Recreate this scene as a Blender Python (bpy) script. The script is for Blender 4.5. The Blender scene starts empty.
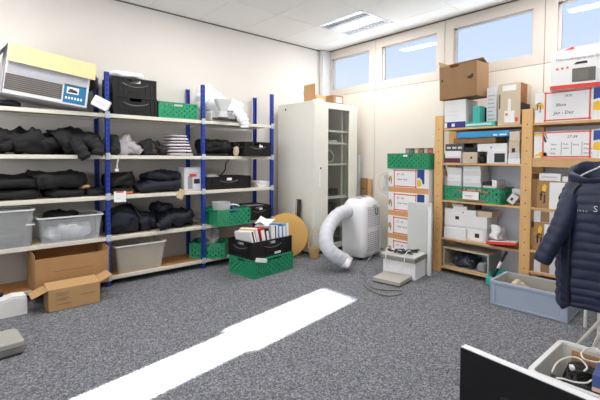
import bpy, bmesh, math, random
from mathutils import Vector, Matrix, Euler, noise
R = math.radians
PI = math.pi
SC = bpy.context.scene
COL = SC.collection
random.seed(7)

# ------------------------------------------------------------------ camera (solved from the photo's vanishing lines)
CF, CCX, CCY = 396.758, 300.564, 171.091
YAW, PIT, ROL, CH = 0.717746, -0.0331862, 0.00525992, 1.30
_f = Vector((math.sin(YAW) * math.cos(PIT), math.cos(YAW) * math.cos(PIT), math.sin(PIT)))
_r = Vector((math.cos(YAW), -math.sin(YAW), 0))
_u = _r.cross(_f)
CR = _r * math.cos(ROL) + _u * math.sin(ROL)
CU = -_r * math.sin(ROL) + _u * math.cos(ROL)
CAMLOC = Vector((0, 0, CH))


def ray(x, y): return _f + CR * ((x - CCX) / CF) + CU * ((CCY - y) / CF)
def atX(x, y, X): d = ray(x, y); return CAMLOC + d * (X / d.x)
def atY(x, y, Y): d = ray(x, y); return CAMLOC + d * (Y / d.y)
def atZ(x, y, Z=0.0): d = ray(x, y); return CAMLOC + d * ((Z - CH) / d.z)


cd = bpy.data.cameras.new('camera')
cam = bpy.data.objects.new('camera', cd)
COL.objects.link(cam)
cd.sensor_width = 36.0
cd.lens = CF / 600 * 36
cd.shift_x = (300 - CCX) / 600
cd.shift_y = (CCY - 200) / 600
cd.clip_start = 0.05
m3 = Matrix((CR, CU, -_f)).transposed()
cam.matrix_world = Matrix.Translation(CAMLOC) @ m3.to_4x4()
SC.camera = cam

# ------------------------------------------------------------------ materials
def lin(c):
    out = []
    for v in c:
        v /= 255.0
        out.append(v / 12.92 if v <= .04045 else ((v + .055) / 1.055) ** 2.4)
    return tuple(out) + (1,)


_mats = {}


def mat(name, rgb, rough=.6, metal=0, vary=.06, scale=14, bump=0, bscale=60, spec=.5, rgb2=None, sheen=0):
    """principled material whose colour drifts a little through object-space noise"""
    if name in _mats: return _mats[name]
    m = bpy.data.materials.new(name)
    m.use_nodes = True
    nt = m.node_tree
    b = nt.nodes['Principled BSDF']
    b.inputs['Roughness'].default_value = rough
    b.inputs['Metallic'].default_value = metal
    b.inputs['Specular IOR Level'].default_value = spec
    if sheen: b.inputs['Sheen Weight'].default_value = sheen
    tc = nt.nodes.new('ShaderNodeTexCoord')
    n = nt.nodes.new('ShaderNodeTexNoise')
    n.inputs['Scale'].default_value = scale
    n.inputs['Detail'].default_value = 3
    nt.links.new(tc.outputs['Object'], n.inputs['Vector'])
    mx = nt.nodes.new('ShaderNodeMix'); mx.data_type = 'RGBA'
    c = lin(rgb)
    if rgb2:
        a, d = c, lin(rgb2)
    else:
        a = tuple(min(1, v * (1 - vary)) for v in c[:3]) + (1,)
        d = tuple(min(1, v * (1 + vary)) for v in c[:3]) + (1,)
    mx.inputs['A'].default_value = a
    mx.inputs['B'].default_value = d
    nt.links.new(n.outputs['Fac'], mx.inputs['Factor'])
    nt.links.new(mx.outputs['Result'], b.inputs['Base Color'])
    if bump:
        n2 = nt.nodes.new('ShaderNodeTexNoise'); n2.inputs['Scale'].default_value = bscale
        nt.links.new(tc.outputs['Object'], n2.inputs['Vector'])
        bp = nt.nodes.new('ShaderNodeBump'); bp.inputs['Strength'].default_value = bump
        bp.inputs['Distance'].default_value = .01
        nt.links.new(n2.outputs['Fac'], bp.inputs['Height'])
        nt.links.new(bp.outputs['Normal'], b.inputs['Normal'])
    _mats[name] = m
    return m


def wood(name, rgb, rgb2, axis='Y', rough=.55):
    if name in _mats: return _mats[name]
    m = mat(name, rgb, rough, rgb2=rgb2, scale=4)
    nt = m.node_tree
    n = [q for q in nt.nodes if q.type == 'TEX_NOISE'][0]
    tc = [q for q in nt.nodes if q.type == 'TEX_COORD'][0]
    mp = nt.nodes.new('ShaderNodeMapping')
    s = {'X': (1.2, 22, 22), 'Y': (22, 1.2, 22), 'Z': (22, 22, 1.2)}[axis]
    mp.inputs['Scale'].default_value = s
    nt.links.new(tc.outputs['Object'], mp.inputs['Vector'])
    nt.links.new(mp.outputs['Vector'], n.inputs['Vector'])
    n.inputs['Scale'].default_value = 1.6
    n.inputs['Detail'].default_value = 5
    return m


def clearish(name, rgb, fac, rough=.35):
    if name in _mats: return _mats[name]
    m = mat(name, rgb, rough)
    nt = m.node_tree
    b = nt.nodes['Principled BSDF']; o = nt.nodes['Material Output']
    t = nt.nodes.new('ShaderNodeBsdfTransparent')
    mx = nt.nodes.new('ShaderNodeMixShader'); mx.inputs['Fac'].default_value = fac
    nt.links.new(t.outputs[0], mx.inputs[1]); nt.links.new(b.outputs[0], mx.inputs[2])
    nt.links.new(mx.outputs[0], o.inputs['Surface'])
    return m


def glass(name, tint=(240, 244, 250), refl=1.45):
    if name in _mats: return _mats[name]
    m = bpy.data.materials.new(name); m.use_nodes = True
    nt = m.node_tree
    nt.nodes.remove(nt.nodes['Principled BSDF'])
    o = nt.nodes['Material Output']
    t = nt.nodes.new('ShaderNodeBsdfTransparent'); t.inputs[0].default_value = lin(tint)
    g = nt.nodes.new('ShaderNodeBsdfGlossy'); g.inputs['Roughness'].default_value = .02
    lw = nt.nodes.new('ShaderNodeFresnel'); lw.inputs['IOR'].default_value = refl
    mx = nt.nodes.new('ShaderNodeMixShader')
    ge = nt.nodes.new('ShaderNodeNewGeometry'); iv = nt.nodes.new('ShaderNodeMath'); iv.operation = 'SUBTRACT'; iv.inputs[0].default_value = 1
    ml = nt.nodes.new('ShaderNodeMath'); ml.operation = 'MULTIPLY'
    nt.links.new(ge.outputs['Backfacing'], iv.inputs[1]); nt.links.new(iv.outputs[0], ml.inputs[0]); nt.links.new(lw.outputs[0], ml.inputs[1])
    nt.links.new(ml.outputs[0], mx.inputs['Fac'])
    nt.links.new(t.outputs[0], mx.inputs[1]); nt.links.new(g.outputs[0], mx.inputs[2])
    nt.links.new(mx.outputs[0], o.inputs['Surface'])
    _mats[name] = m
    return m


def emis(name, rgb, s):
    if name in _mats: return _mats[name]
    m = bpy.data.materials.new(name); m.use_nodes = True
    b = m.node_tree.nodes['Principled BSDF']
    b.inputs['Base Color'].default_value = lin(rgb)
    b.inputs['Emission Color'].default_value = lin(rgb)
    b.inputs['Emission Strength'].default_value = s
    _mats[name] = m
    return m


M_WALL = mat('wall_paint', (224, 220, 215), .85, vary=.015, scale=3)
M_PANEL = mat('panel_cream', (226, 220, 211), .55, vary=.015, scale=3)
M_FRAME = mat('window_frame_cream', (212, 204, 195), .45, vary=.015)
M_GAP = mat('dark_joint', (95, 88, 80), .8)
M_CARD = mat('cardboard', (176, 136, 92), .85, vary=.09, scale=9)
M_CARD2 = mat('cardboard_pale', (192, 154, 108), .85, vary=.07, scale=9)
M_CARDIN = mat('cardboard_inside', (150, 112, 72), .9, vary=.08)
M_KRAFT = mat('kraft_brown', (152, 118, 84), .85, vary=.08)
M_BEIGE = mat('beige_carton', (208, 192, 168), .8, vary=.05)
M_WHITE = mat('white_carton', (238, 238, 240), .6, vary=.02)
M_WHITE2 = mat('white_carton_grey', (220, 221, 226), .6, vary=.03)
M_PAPER = mat('paper', (242, 242, 244), .8, vary=.015)
M_PLAST = mat('white_plastic', (238, 239, 243), .35, vary=.01)
M_GREYPL = mat('light_grey_plastic', (205, 208, 206), .45, vary=.02)
M_BLUE = mat('rack_blue', (38, 66, 168), .4, vary=.05)
M_CLIP = mat('galvanised_clip', (205, 210, 216), .35, .3, vary=.1, scale=60)
M_BEAM = mat('cream_beam', (226, 222, 210), .45, vary=.03)
M_CHIP = mat('chipboard', (178, 128, 78), .8, vary=.22, scale=70)
M_GREEN = mat('crate_green', (36, 148, 104), .45, vary=.06)
M_BLACKPL = mat('crate_black', (17, 17, 19), .42, vary=.12)
M_BLACK = mat('black', (22, 22, 24), .5, vary=.1)
M_DGREY = mat('dark_grey', (70, 70, 74), .6, vary=.1)
M_JBLACK = mat('black_cloth', (13, 13, 16), .75, vary=.25, scale=12, bump=.3, bscale=25)
M_JCHAR = mat('charcoal_cloth', (22, 22, 26), .8, vary=.2, scale=12, bump=.3, bscale=25)
M_JNAVY = mat('navy_cloth', (13, 20, 36), .7, vary=.25, scale=12, bump=.3, bscale=25)
M_PUFF = mat('navy_puffer', (23, 31, 62), .5, vary=.18, scale=16, bump=.25, bscale=22, sheen=.03)
M_GREYCL = mat('grey_cloth', (172, 168, 172), .9, vary=.1, bump=.3, bscale=25)
M_SHIRT = mat('shirt_cloth', (206, 200, 206), .9, vary=.08, bump=.2)
M_OLIVE = mat('olive_cloth', (92, 84, 68), .9, vary=.15, bump=.3)
M_BAG = mat('white_bag', (240, 241, 245), .5, vary=.03, bump=.3, bscale=30)
M_WOODP = wood('pine_post', (212, 164, 104), (234, 192, 134), 'Z')
M_WOODS = wood('pine_shelf', (202, 156, 102), (226, 184, 130), 'Y')
M_WOODD = wood('plywood_disc', (214, 164, 88), (232, 188, 114), 'Z')
M_HOLE = mat('dark_hole', (60, 42, 28), .9)
M_CAB = mat('cabinet_grey', (234, 233, 224), .45, vary=.015)
M_CABIN = mat('cabinet_inside', (120, 122, 116), .6, vary=.05)
M_BINB = mat('bin_grey_blue', (164, 177, 197), .45, vary=.03)
M_BINBIN = mat('bin_inside', (176, 174, 166), .5, vary=.03)
M_RED = mat('red_tape', (222, 84, 60), .5, vary=.06)
M_REDP = mat('red_print', (222, 58, 48), .5, vary=.03)
M_DBLUE = mat('print_blue', (36, 72, 150), .5, vary=.03)
M_YEL = mat('print_yellow', (240, 196, 50), .5, vary=.03)
M_TEAL = mat('teal', (62, 176, 166), .5, vary=.05)
M_CYAN = mat('cyan_blue', (48, 150, 214), .5, vary=.04)
M_LBLUE = mat('label_blue', (30, 116, 166), .5, vary=.03)
M_INK = mat('ink', (46, 46, 52), .7)
M_TAPE = mat('brown_tape', (206, 162, 112), .35, vary=.04)
M_CLEAR = clearish('frosted_plastic', (226, 230, 234), .27)
M_CLEAR2 = clearish('cloudy_plastic', (232, 226, 214), .36)
M_CLEARG = clearish('grey_clear_plastic', (200, 204, 206), .34)
M_RIM = clearish('rim_plastic', (240, 241, 243), .88)
M_BAGC = clearish('clear_bag', (214, 214, 218), .6, .25)
M_GLASS = glass('window_glass')
M_GLASSD = glass('cabinet_glass', (240, 242, 240), 1.9)
M_CABLEB = mat('black_cable', (28, 28, 30), .5)
M_CABLEW = mat('white_cable', (232, 230, 226), .5)
M_CABLEG = mat('grey_cable', (120, 118, 114), .5)
M_STEEL = mat('steel', (196, 198, 200), .3, .8, vary=.05)
M_GMETAL = mat('grey_metal', (140, 140, 136), .45, .3, vary=.05)
M_STONE = mat('beige_lump', (206, 190, 168), .9, vary=.1)
M_WICK = mat('wicker', (204, 168, 118), .8, vary=.15, scale=80)

# ------------------------------------------------------------------ mesh builder
class MB:
    def __init__(self): self.b = bmesh.new()

    def box(self, x0, x1, y0, y1, z0, z1, bev=0, M=None, seg=2):
        r = bmesh.ops.create_cube(self.b, size=1)
        vs = r['verts']
        for v in vs:
            v.co = Vector(((x0 + x1) / 2 + v.co.x * (x1 - x0), (y0 + y1) / 2 + v.co.y * (y1 - y0), (z0 + z1) / 2 + v.co.z * (z1 - z0)))
        if M is not None:
            for v in vs: v.co = M @ v.co
        if bev:
            es = list({e for v in vs for e in v.link_edges})
            bmesh.ops.bevel(self.b, geom=es, offset=bev, segments=seg, affect='EDGES', profile=.5)
        return self

    def poly(self, pts, M=None):
        vs = [self.b.verts.new((M @ Vector(p)) if M is not None else Vector(p)) for p in pts]
        self.b.faces.new(vs); return self

    def prism(self, pts, vec):
        """polygon (3D points) extruded along vec"""
        n = len(pts); vec = Vector(vec)
        a = [self.b.verts.new(Vector(p)) for p in pts]
        c = [self.b.verts.new(Vector(p) + vec) for p in pts]
        self.b.faces.new(a[::-1]); self.b.faces.new(c)
        for i in range(n):
            self.b.faces.new((a[i], a[(i + 1) % n], c[(i + 1) % n], c[i]))
        return self

    def loft(self, rings, cap=True, closed=True):
        vr = [[self.b.verts.new(Vector(p)) for p in r] for r in rings]
        n = len(vr[0])
        for a, c in zip(vr, vr[1:]):
            for i in range(n if closed else n - 1):
                j = (i + 1) % n
                self.b.faces.new((a[i], a[j], c[j], c[i]))
        if cap:
            self.b.faces.new(vr[0][::-1]); self.b.faces.new(vr[-1])
        return self

    def tube(self, path, r, seg=8, cap=True, closed=False):
        P_ = [Vector(p) for p in path]
        n = len(P_)
        rs = r if isinstance(r, (list, tuple)) else [r] * n
        rings = []
        up = Vector((0, 0, 1))
        t0 = (P_[1] - P_[0]).normalized()
        if abs(t0.dot(up)) > .9: up = Vector((1, 0, 0))
        nx = t0.cross(up).normalized()
        for i in range(n):
            if closed: t = (P_[(i + 1) % n] - P_[i - 1])
            else: t = P_[min(n - 1, i + 1)] - P_[max(0, i - 1)]
            if t.length < 1e-9: t = t0
            t.normalize()
            nx = (nx - t * nx.dot(t))
            if nx.length < 1e-6: nx = t.orthogonal()
            nx.normalize()
            ny = t.cross(nx)
            rings.append([P_[i] + (nx * math.cos(2 * PI * k / seg) + ny * math.sin(2 * PI * k / seg)) * rs[i] for k in range(seg)])
        if closed: rings.append(rings[0]); cap = False
        return self.loft(rings, cap)

    def lathe(self, prof, c=(0, 0, 0), seg=24, cap=True, M=None):
        c = Vector(c)
        rings = [[(c + Vector((r * math.cos(2 * PI * k / seg), r * math.sin(2 * PI * k / seg), z))) for k in range(seg)] for r, z in prof]
        if M is not None: rings = [[M @ p for p in q] for q in rings]
        return self.loft(rings, cap)

    def build(self, name, material, parent=None, smooth=False, loc=None):
        bmesh.ops.recalc_face_normals(self.b, faces=self.b.faces)
        me = bpy.data.meshes.new(name)
        if loc is not None:
            for v in self.b.verts: v.co -= Vector(loc)
        self.b.to_mesh(me); self.b.free()
        for m in (material if isinstance(material, list) else [material]): me.materials.append(m)
        if smooth:
            for p in me.polygons: p.use_smooth = True
        o = bpy.data.objects.new(name, me); COL.objects.link(o)
        if parent: o.parent = parent
        if loc is not None: o.location = loc
        return o


def rrect(hx, hy, r, z, n=4, cx=0, cy=0):
    pts = []
    r = min(r, hx * .999, hy * .999)
    for q, (sx, sy) in enumerate(((1, 1), (-1, 1), (-1, -1), (1, -1))):
        for k in range(n + 1):
            a = q * PI / 2 + k / n * PI / 2
            pts.append((cx + sx * (hx - r) + r * math.cos(a), cy + sy * (hy - r) + r * math.sin(a), z))
    return pts


def smooth_path(pts, sub=6, closed=False):
    P_ = [Vector(p) for p in pts]; n = len(P_); out = []
    for i in range(n if closed else n - 1):
        g = (lambda k: P_[k % n]) if closed else (lambda k: P_[max(0, min(n - 1, k))])
        a, b, c, d = g(i - 1), g(i), g(i + 1), g(i + 2)
        for s in range(sub):
            t = s / sub
            out.append(.5 * ((2 * b) + (c - a) * t + (2 * a - 5 * b + 4 * c - d) * t * t + (3 * b - a - 3 * c + d) * t ** 3))
    if not closed: out.append(P_[-1])
    return out


def tag(o, label, cat, group=None):
    o['label'] = label; o['category'] = cat
    if group: o['group'] = group
    return o


def T(name, label, cat, loc=(0, 0, 0), rz=0, group=None, rot=None):
    o = bpy.data.objects.new(name, None); COL.objects.link(o)
    o.empty_display_size = .05
    o.location = loc; o.rotation_euler = rot if rot else (0, 0, rz)
    return tag(o, label, cat, group)


def dup(root, loc, rz, label, group=None, rot=None):
    r = root.copy(); COL.objects.link(r)
    r.location = loc; r.rotation_euler = rot if rot else (0, 0, rz); r['label'] = label
    if group: r['group'] = group
    for ch in list(root.children):
        c = ch.copy(); COL.objects.link(c); c.parent = r
        for g in list(ch.children):
            d = g.copy(); COL.objects.link(d); d.parent = c
    return r


def struct(name, mb, m, parent=None):
    o = mb.build(name, m, parent)
    if not parent: o['kind'] = 'structure'
    return o


# ------------------------------------------------------------------ decoration on a box's faces (box centred on x, y; base at z 0)
def face_mat(dims, face):
    L, W, H = dims
    if face == '-x': return Matrix(((0, 0, -1, -L / 2), (-1, 0, 0, W / 2), (0, 1, 0, 0), (0, 0, 0, 1))), W
    if face == '-y': return Matrix(((1, 0, 0, -L / 2), (0, 0, -1, -W / 2), (0, 1, 0, 0), (0, 0, 0, 1))), L
    if face == '+y': return Matrix(((-1, 0, 0, L / 2), (0, 0, 1, W / 2), (0, 1, 0, 0), (0, 0, 0, 1))), L
    return Matrix(((1, 0, 0, -L / 2), (0, 1, 0, -W / 2), (0, 0, 1, H), (0, 0, 0, 1))), L   # top


def deco(t, dims, face, u0, u1, v0, v1, name, m, th=.0015, label=None, lift=0):
    M, wid = face_mat(dims, face)
    hh = dims[1] if face == 'top' else dims[2]
    o = MB().box(u0 * wid, u1 * wid, v0 * hh, v1 * hh, lift, lift + th, M=M).build(name, m, t)
    if label: o['label'] = label
    return o


def deco_poly(t, dims, face, pts, name, m, th=.0018):
    M, wid = face_mat(dims, face)
    hh = dims[1] if face == 'top' else dims[2]
    P_ = [M @ Vector((u * wid, v * hh, 0)) for u, v in pts]
    n = (M.to_3x3() @ Vector((0, 0, 1))) * th
    return MB().prism(P_, n).build(name, m, t)


def text_mesh(s, size, M, name, m, parent, shear=0):
    cu = bpy.data.curves.new(name, 'FONT'); cu.body = s; cu.size = size; cu.extrude = .0006; cu.shear = shear
    cu.resolution_u = 2
    ob = bpy.data.objects.new(name, cu); COL.objects.link(ob)
    dg = bpy.context.evaluated_depsgraph_get()
    me = bpy.data.meshes.new_from_object(ob.evaluated_get(dg))
    bpy.data.objects.remove(ob); bpy.data.curves.remove(cu)
    me.transform(M)
    me.materials.clear(); me.materials.append(m)
    o = bpy.data.objects.new(name, me); COL.objects.link(o); o.parent = parent
    return o


def deco_text(t, dims, face, u, v, size, s, m, name='lettering', shear=0, lift=.002):
    M, wid = face_mat(dims, face)
    hh = dims[1] if face == 'top' else dims[2]
    return text_mesh(s, size, M @ Matrix.Translation((u * wid, v * hh, lift)), name, m, t, shear)


def frame_tape(t, dims, face, u0, u1, v0, v1, m=None, w=.012):
    """red tape fixing a sheet: four strips, one part"""
    M, wid = face_mat(dims, face); hh = dims[2]
    a, b, c, d = u0 * wid, u1 * wid, v0 * hh, v1 * hh
    mb = MB()
    mb.box(a - w, b + w, c - w / 2, c + w / 2, .0015, .003, M=M).box(a - w, b + w, d - w / 2, d + w / 2, .0015, .003, M=M)
    mb.box(a - w / 2, a + w / 2, c - w, d + w, .0015, .0032, M=M).box(b - w / 2, b + w / 2, c - w, d + w, .0015, .0032, M=M)
    return mb.build('tape', m or M_RED, t)


# ------------------------------------------------------------------ generic things
def carton(name, label, cat, dims, loc, rz=0, m=None, group=None, bev=.003, rot=None, seam=True):
    L, W, H = dims
    t = T(name, label, cat, loc, rz, group, rot)
    MB().box(-L / 2, L / 2, -W / 2, W / 2, 0, H, bev).build('body', m or M_CARD, t)
    if seam:
        MB().box(-L / 2 + .002, L / 2 - .002, -.002, .002, H - .0005, H + .0012).build('lid_seam', M_GAP, t)
    return t


def open_carton(name, label, dims, loc, rz, m, flaps, group=None, rot=None, bottom=True):
    """flaps: dict side -> (angle from upright outward in degrees, length)"""
    L, W, H = dims; th = .005
    t = T(name, label, 'box', loc, rz, group, rot)
    mb = MB()
    if bottom: mb.box(-L / 2, L / 2, -W / 2, W / 2, 0, th)
    mb.box(-L / 2, L / 2, -W / 2, -W / 2 + th, 0, H).box(-L / 2, L / 2, W / 2 - th, W / 2, 0, H)
    mb.box(-L / 2, -L / 2 + th, -W / 2, W / 2, 0, H).box(L / 2 - th, L / 2, -W / 2, W / 2, 0, H)
    mb.build('body', m, t)
    for side, (ang, ln) in flaps.items():
        a = R(ang)
        f = MB()
        if side in '+x-x':
            s = 1 if side == '+x' else -1
            Mx = Matrix.Translation((s * L / 2, 0, H)) @ Matrix.Rotation(a * s, 4, 'Y')
            f.box(-th / 2, th / 2, -W / 2 + .002, W / 2 - .002, 0, ln, M=Mx)
        else:
            s = 1 if side == '+y' else -1
            Mx = Matrix.Translation((0, s * W / 2, H)) @ Matrix.Rotation(-a * s, 4, 'X')
            f.box(-L / 2 + .002, L / 2 - .002, -th / 2, th / 2, 0, ln, M=Mx)
        f.build('flap', m, t)
    return t


def crate(name, label, L, W, H, loc, rz, style, group, card=False):
    t = T(name, label, 'crate', loc, rz, group)
    m = M_GREEN if style == 'green' else M_BLACKPL
    mb = MB(); mb.box(-L / 2 + .006, L / 2 - .006, -W / 2 + .006, W / 2 - .006, .004, .012)
    for s in (-1, 1): mb.box(-L / 2 + .02, L / 2 - .02, s * (W / 2 - .05) - .01, s * (W / 2 - .05) + .01, 0, .006)
    mb.build('base', m, t)

    arcs = []
    def panel(ln, M):
        q = MB(); h = H
        hw = .058
        if style == 'green':
            q.box(-ln / 2, ln / 2, 0, .012, 0, .022, M=M)
            q.box(-ln / 2, ln / 2, -.004, .014, h - .016, h, M=M)
            rows = max(3, int((h - .038) / .026))
            p = (h - .038) / rows
            for i in range(rows):
                z0 = .022 + i * p
                top = i == rows - 1
                if i: 
                    q.box(-ln / 2, ln / 2, .002, .010, z0 - .0035, z0 + .0035, M=M)
                n = max(4, int(ln / .062)); pw = ln / n
                for k in range(n + 1):
                    x = -ln / 2 + (k + (.5 if i % 2 else 0)) * pw
                    if x > ln / 2: continue
                    if top and abs(x) < hw + .01: continue
                    xa, xb = max(-ln / 2, x - pw * .40), min(ln / 2, x + pw * .40)
                    q.box(xa, xb, .0, .011, z0 + .003, z0 + p - .003, M=M)
            for s in (-1, 1):
                q.box(s * ln / 2 - (.018 if s > 0 else 0), s * ln / 2 + (0 if s > 0 else .018), -.002, .013, 0, h, M=M)
                q.box(s * hw - .004, s * hw + .004, -.003, .013, h - .016 - p, h - .01, M=M)
        else:
            q.box(-ln / 2, ln / 2, .004, .010, .012, h - .055, M=M)
            q.box(-ln / 2, -hw, .004, .010, h - .055, h - .012, M=M).box(hw, ln / 2, .004, .010, h - .055, h - .012, M=M)
            q.box(-ln / 2, ln / 2, -.004, .013, h - .016, h, M=M).box(-ln / 2, ln / 2, -.002, .012, 0, .018, M=M)
            q.box(-hw - .008, hw + .008, 0, .012, h - .06, h - .05, M=M)
            for s in (-1, 1):
                q.box(s * ln / 2 - (.022 if s > 0 else 0), s * ln / 2 + (0 if s > 0 else .022), -.002, .013, 0, h, M=M)
                q.box(s * hw * 1.9 - .005, s * hw * 1.9 + .005, -.001, .012, 0, h, M=M)
                q.box(s * ln * .36 - .005, s * ln * .36 + .005, -.001, .012, 0, h, M=M)
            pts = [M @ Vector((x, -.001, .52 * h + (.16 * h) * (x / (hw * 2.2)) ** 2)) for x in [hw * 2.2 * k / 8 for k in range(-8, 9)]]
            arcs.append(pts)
            for k in range(-3, 4): q.box(k * .022 - .004, k * .022 + .004, .0, .01, .03, .30 * h, M=M)
        return q
    A = Matrix.Translation((0, -W / 2, 0))
    B = Matrix.Translation((0, W / 2, 0)) @ Matrix.Rotation(PI, 4, 'Z')
    C = Matrix.Translation((-L / 2, 0, 0)) @ Matrix.Rotation(-PI / 2, 4, 'Z')
    D = Matrix.Translation((L / 2, 0, 0)) @ Matrix.Rotation(PI / 2, 4, 'Z')
    for ln, M in ((L, A), (L, B)): panel(ln, M).build('side_panel', m, t)
    for ln, M in ((W - .026, C), (W - .026, D)): panel(ln, M).build('end_panel', m, t)
    for pts in arcs: MB().tube(pts, .004, 6).build('highlight_arc', mat('highlight_grey', (112, 112, 116), .35), t)  # lighter arcs paint the curved highlight on the black panels
    if card:
        MB().box(-.035, .035, -W / 2 - .006, -W / 2 - .004, H - .05, H - .018).build('card_label', M_PAPER, t)
    return t


def tub(name, label, L, W, H, loc, rz, m, group=None, taper=.9, rim=.014, cat='storage box'):
    t = T(name, label, cat, loc, rz, group)
    hx, hy = L / 2 - rim, W / 2 - rim
    r = .03
    rings = [rrect(hx * taper, hy * taper, r, 0), rrect(hx, hy, r, H - .012), rrect(hx - .004, hy - .004, r, H - .012), rrect(hx * taper - .004, hy * taper - .004, r, .005)]
    MB().loft(rings).build('body', m, t, smooth=False)
    MB().loft([rrect(hx - .004, hy - .004, r, H - .0115), rrect(hx + rim, hy + rim, r + .01, H - .0115), rrect(hx + rim, hy + rim, r + .01, H), rrect(hx - .004, hy - .004, r, H), rrect(hx - .004, hy - .004, r, H - .0115)], cap=False).build('rim', M_RIM, t)
    for s in (-1, 1):
        MB().box(s * (L / 2) - .012, s * (L / 2) + .012, -.06, .06, H - .03, H - .012, .004).build('handle', m, t)
    return t


def pillow_mesh(mb, L, W, H, seed, e=.55, wr=.2, fq=9., ridge=0, rk=30, c=(0, 0, 0), n=72, k=32, axis=0, sag=0, bumpy=.5):
    """closed soft form with a flat base; wr = wrinkle depth as a share of the height"""
    sp = lambda v, p: math.copysign(abs(v) ** p, v)
    rings = []
    fa = seed * 2.4
    off = Vector((seed * 3.7, seed * 1.3, seed * .7))
    for j in range(k + 1):
        ph = -PI / 2 + PI * j / k
        ph = max(-PI / 2 + .02, min(PI / 2 - .02, ph))
        row = []
        for i in range(n):
            th = 2 * PI * i / n
            x = sp(math.cos(ph), e) * sp(math.cos(th), e) * L / 2
            y = sp(math.cos(ph), e) * sp(math.sin(th), e) * W / 2
            z = sp(math.sin(ph), e * 1.25) * H / 2
            p = Vector((x, y, z))
            u = x * math.cos(fa) + y * math.sin(fa); v = -x * math.sin(fa) + y * math.cos(fa)
            wv = .05 * noise.noise(Vector((x, y, z)) * 5 + off)
            q2 = Vector((u * 3.2, (v + wv) * 11, z * 7)) * (fq / 9) + off
            d = (abs(noise.noise(q2)) - .22) * -1.5 + (abs(noise.noise(q2 * 2.1 + Vector((5, 1, 3)))) - .22) * -.7 + noise.noise(Vector((x, y, z)) * 6 + off) * .7
            if ridge:
                s = (x if axis == 0 else y) + .02 * noise.noise(q2 * .3)
                d += ridge * (abs(math.sin(s * rk)) - .5)
            big = noise.noise(Vector((x, y, 0)) * 4.6 + off) * bumpy
            nrm = Vector((x / L / L, y / W / W, z / H / H))
            if nrm.length: nrm.normalize()
            p += nrm * (d * wr * H)
            if p.z > 0: p.z *= 1 + big
            p.z += H / 2 - sag * abs(x / L) ** 2
            p.z = max(.001, p.z)
            row.append(p + Vector(c))
        rings.append(row)
    mb.loft(rings)
    return mb


_soft = []                              # world-space trees of the soft things laid so far


def settle(t, parts):
    """drape a soft thing over those already lying there and keep it inside its bay of the rack"""
    from mathutils.bvhtree import BVHTree
    MW = Matrix.Translation(t.location) @ Euler(t.rotation_euler).to_matrix().to_4x4()
    MI = MW.inverted()
    L = t.location
    bay = None
    if 4.05 < L.y < 4.7 and 0 < L.x < 3.19 and L.z > .05:
        k = max(i for i, x in enumerate([.105, 1.15, 2.19]) if L.x > x or i == 0)
        bay = ([.105, 1.15, 2.19][k] + .030, [1.15, 2.19, 3.19][k] - .030)
    near = [b for b in _soft if b[1].x > L.x - .5 and b[0].x < L.x + .5 and b[1].y > L.y - .5 and b[0].y < L.y + .5 and L.z - .28 < b[0].z < L.z + .02]
    lo, hi = Vector((9, 9, 9)), Vector((-9, -9, -9))
    vs, ps = [], []
    for o in parts:
        me = o.data
        zmid = max(v.co.z for v in me.vertices) * .5
        nb = len(vs)
        for v in me.vertices:
            w = MW @ v.co
            if bay:
                w.x = min(max(w.x, bay[0]), bay[1]); w.y = min(w.y, 4.612)
                zs = max([z for z in (.10, .499, .912, 1.317, 1.73) if z <= L.z + .002])
                if w.y > 4.20: w.z = max(w.z, zs + .004)
            h = None
            for b in near:
                for dx, dy in ((0, 0), (.018, 0), (-.018, 0), (0, .018), (0, -.018)):
                    r = b[2].ray_cast(Vector((w.x + dx, w.y + dy, L.z + .38)), Vector((0, 0, -1)))
                    if r[0] is not None: h = r[0].z if h is None else max(h, r[0].z)
            if h is not None: w.z = max(w.z, h + (.012 if v.co.z < zmid else .03))
            v.co = MI @ w
            vs.append(w.copy())
            for i in range(3): lo[i] = min(lo[i], w[i]); hi[i] = max(hi[i], w[i])
        ps += [tuple(nb + i for i in p.vertices) for p in me.polygons]
    _soft.append((lo, hi, BVHTree.FromPolygons(vs, ps)))


def register(t):
    """let later soft things drape over this one"""
    from mathutils.bvhtree import BVHTree
    MW = Matrix.Translation(t.location) @ Euler(t.rotation_euler).to_matrix().to_4x4()
    vs, ps = [], []
    for o in t.children:
        nb = len(vs)
        vs += [MW @ v.co for v in o.data.vertices]
        ps += [tuple(nb + i for i in p.vertices) for p in o.data.polygons]
    _soft.append((Vector([min(v[i] for v in vs) for i in range(3)]), Vector([max(v[i] for v in vs) for i in range(3)]), BVHTree.FromPolygons(vs, ps)))


def soft(name, label, cat, dims, loc, rz, m, seed, group=None, sleeves=(), **kw):
    """garment: a body and sleeves lying on or hanging from it"""
    t = T(name, label, cat, loc, rz, group)
    mb = MB(); pillow_mesh(mb, *dims, seed, **kw); parts = [mb.build('body', m, t, True)]
    for k, (pts, r0, r1) in enumerate(sleeves):
        path = smooth_path(pts, 6)
        n = len(path)
        rs = []
        for i in range(n):
            rr = r0 + (r1 - r0) * i / (n - 1)
            rs.append(rr * (1 + .16 * math.sin(i * 1.7 + seed) + .1 * noise.noise(Vector((i * .9, seed, k)))))
        rs[0] *= .5; rs[-1] *= .85
        parts.append(MB().tube(path, rs, 14).build('sleeve', m, t, True))
    settle(t, parts)
    return t

# ================================================================== SETTING
X0, X1, Y0, Y1, ZC = -2.0, 4.66, -1.8, 4.70, 3.04
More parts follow.
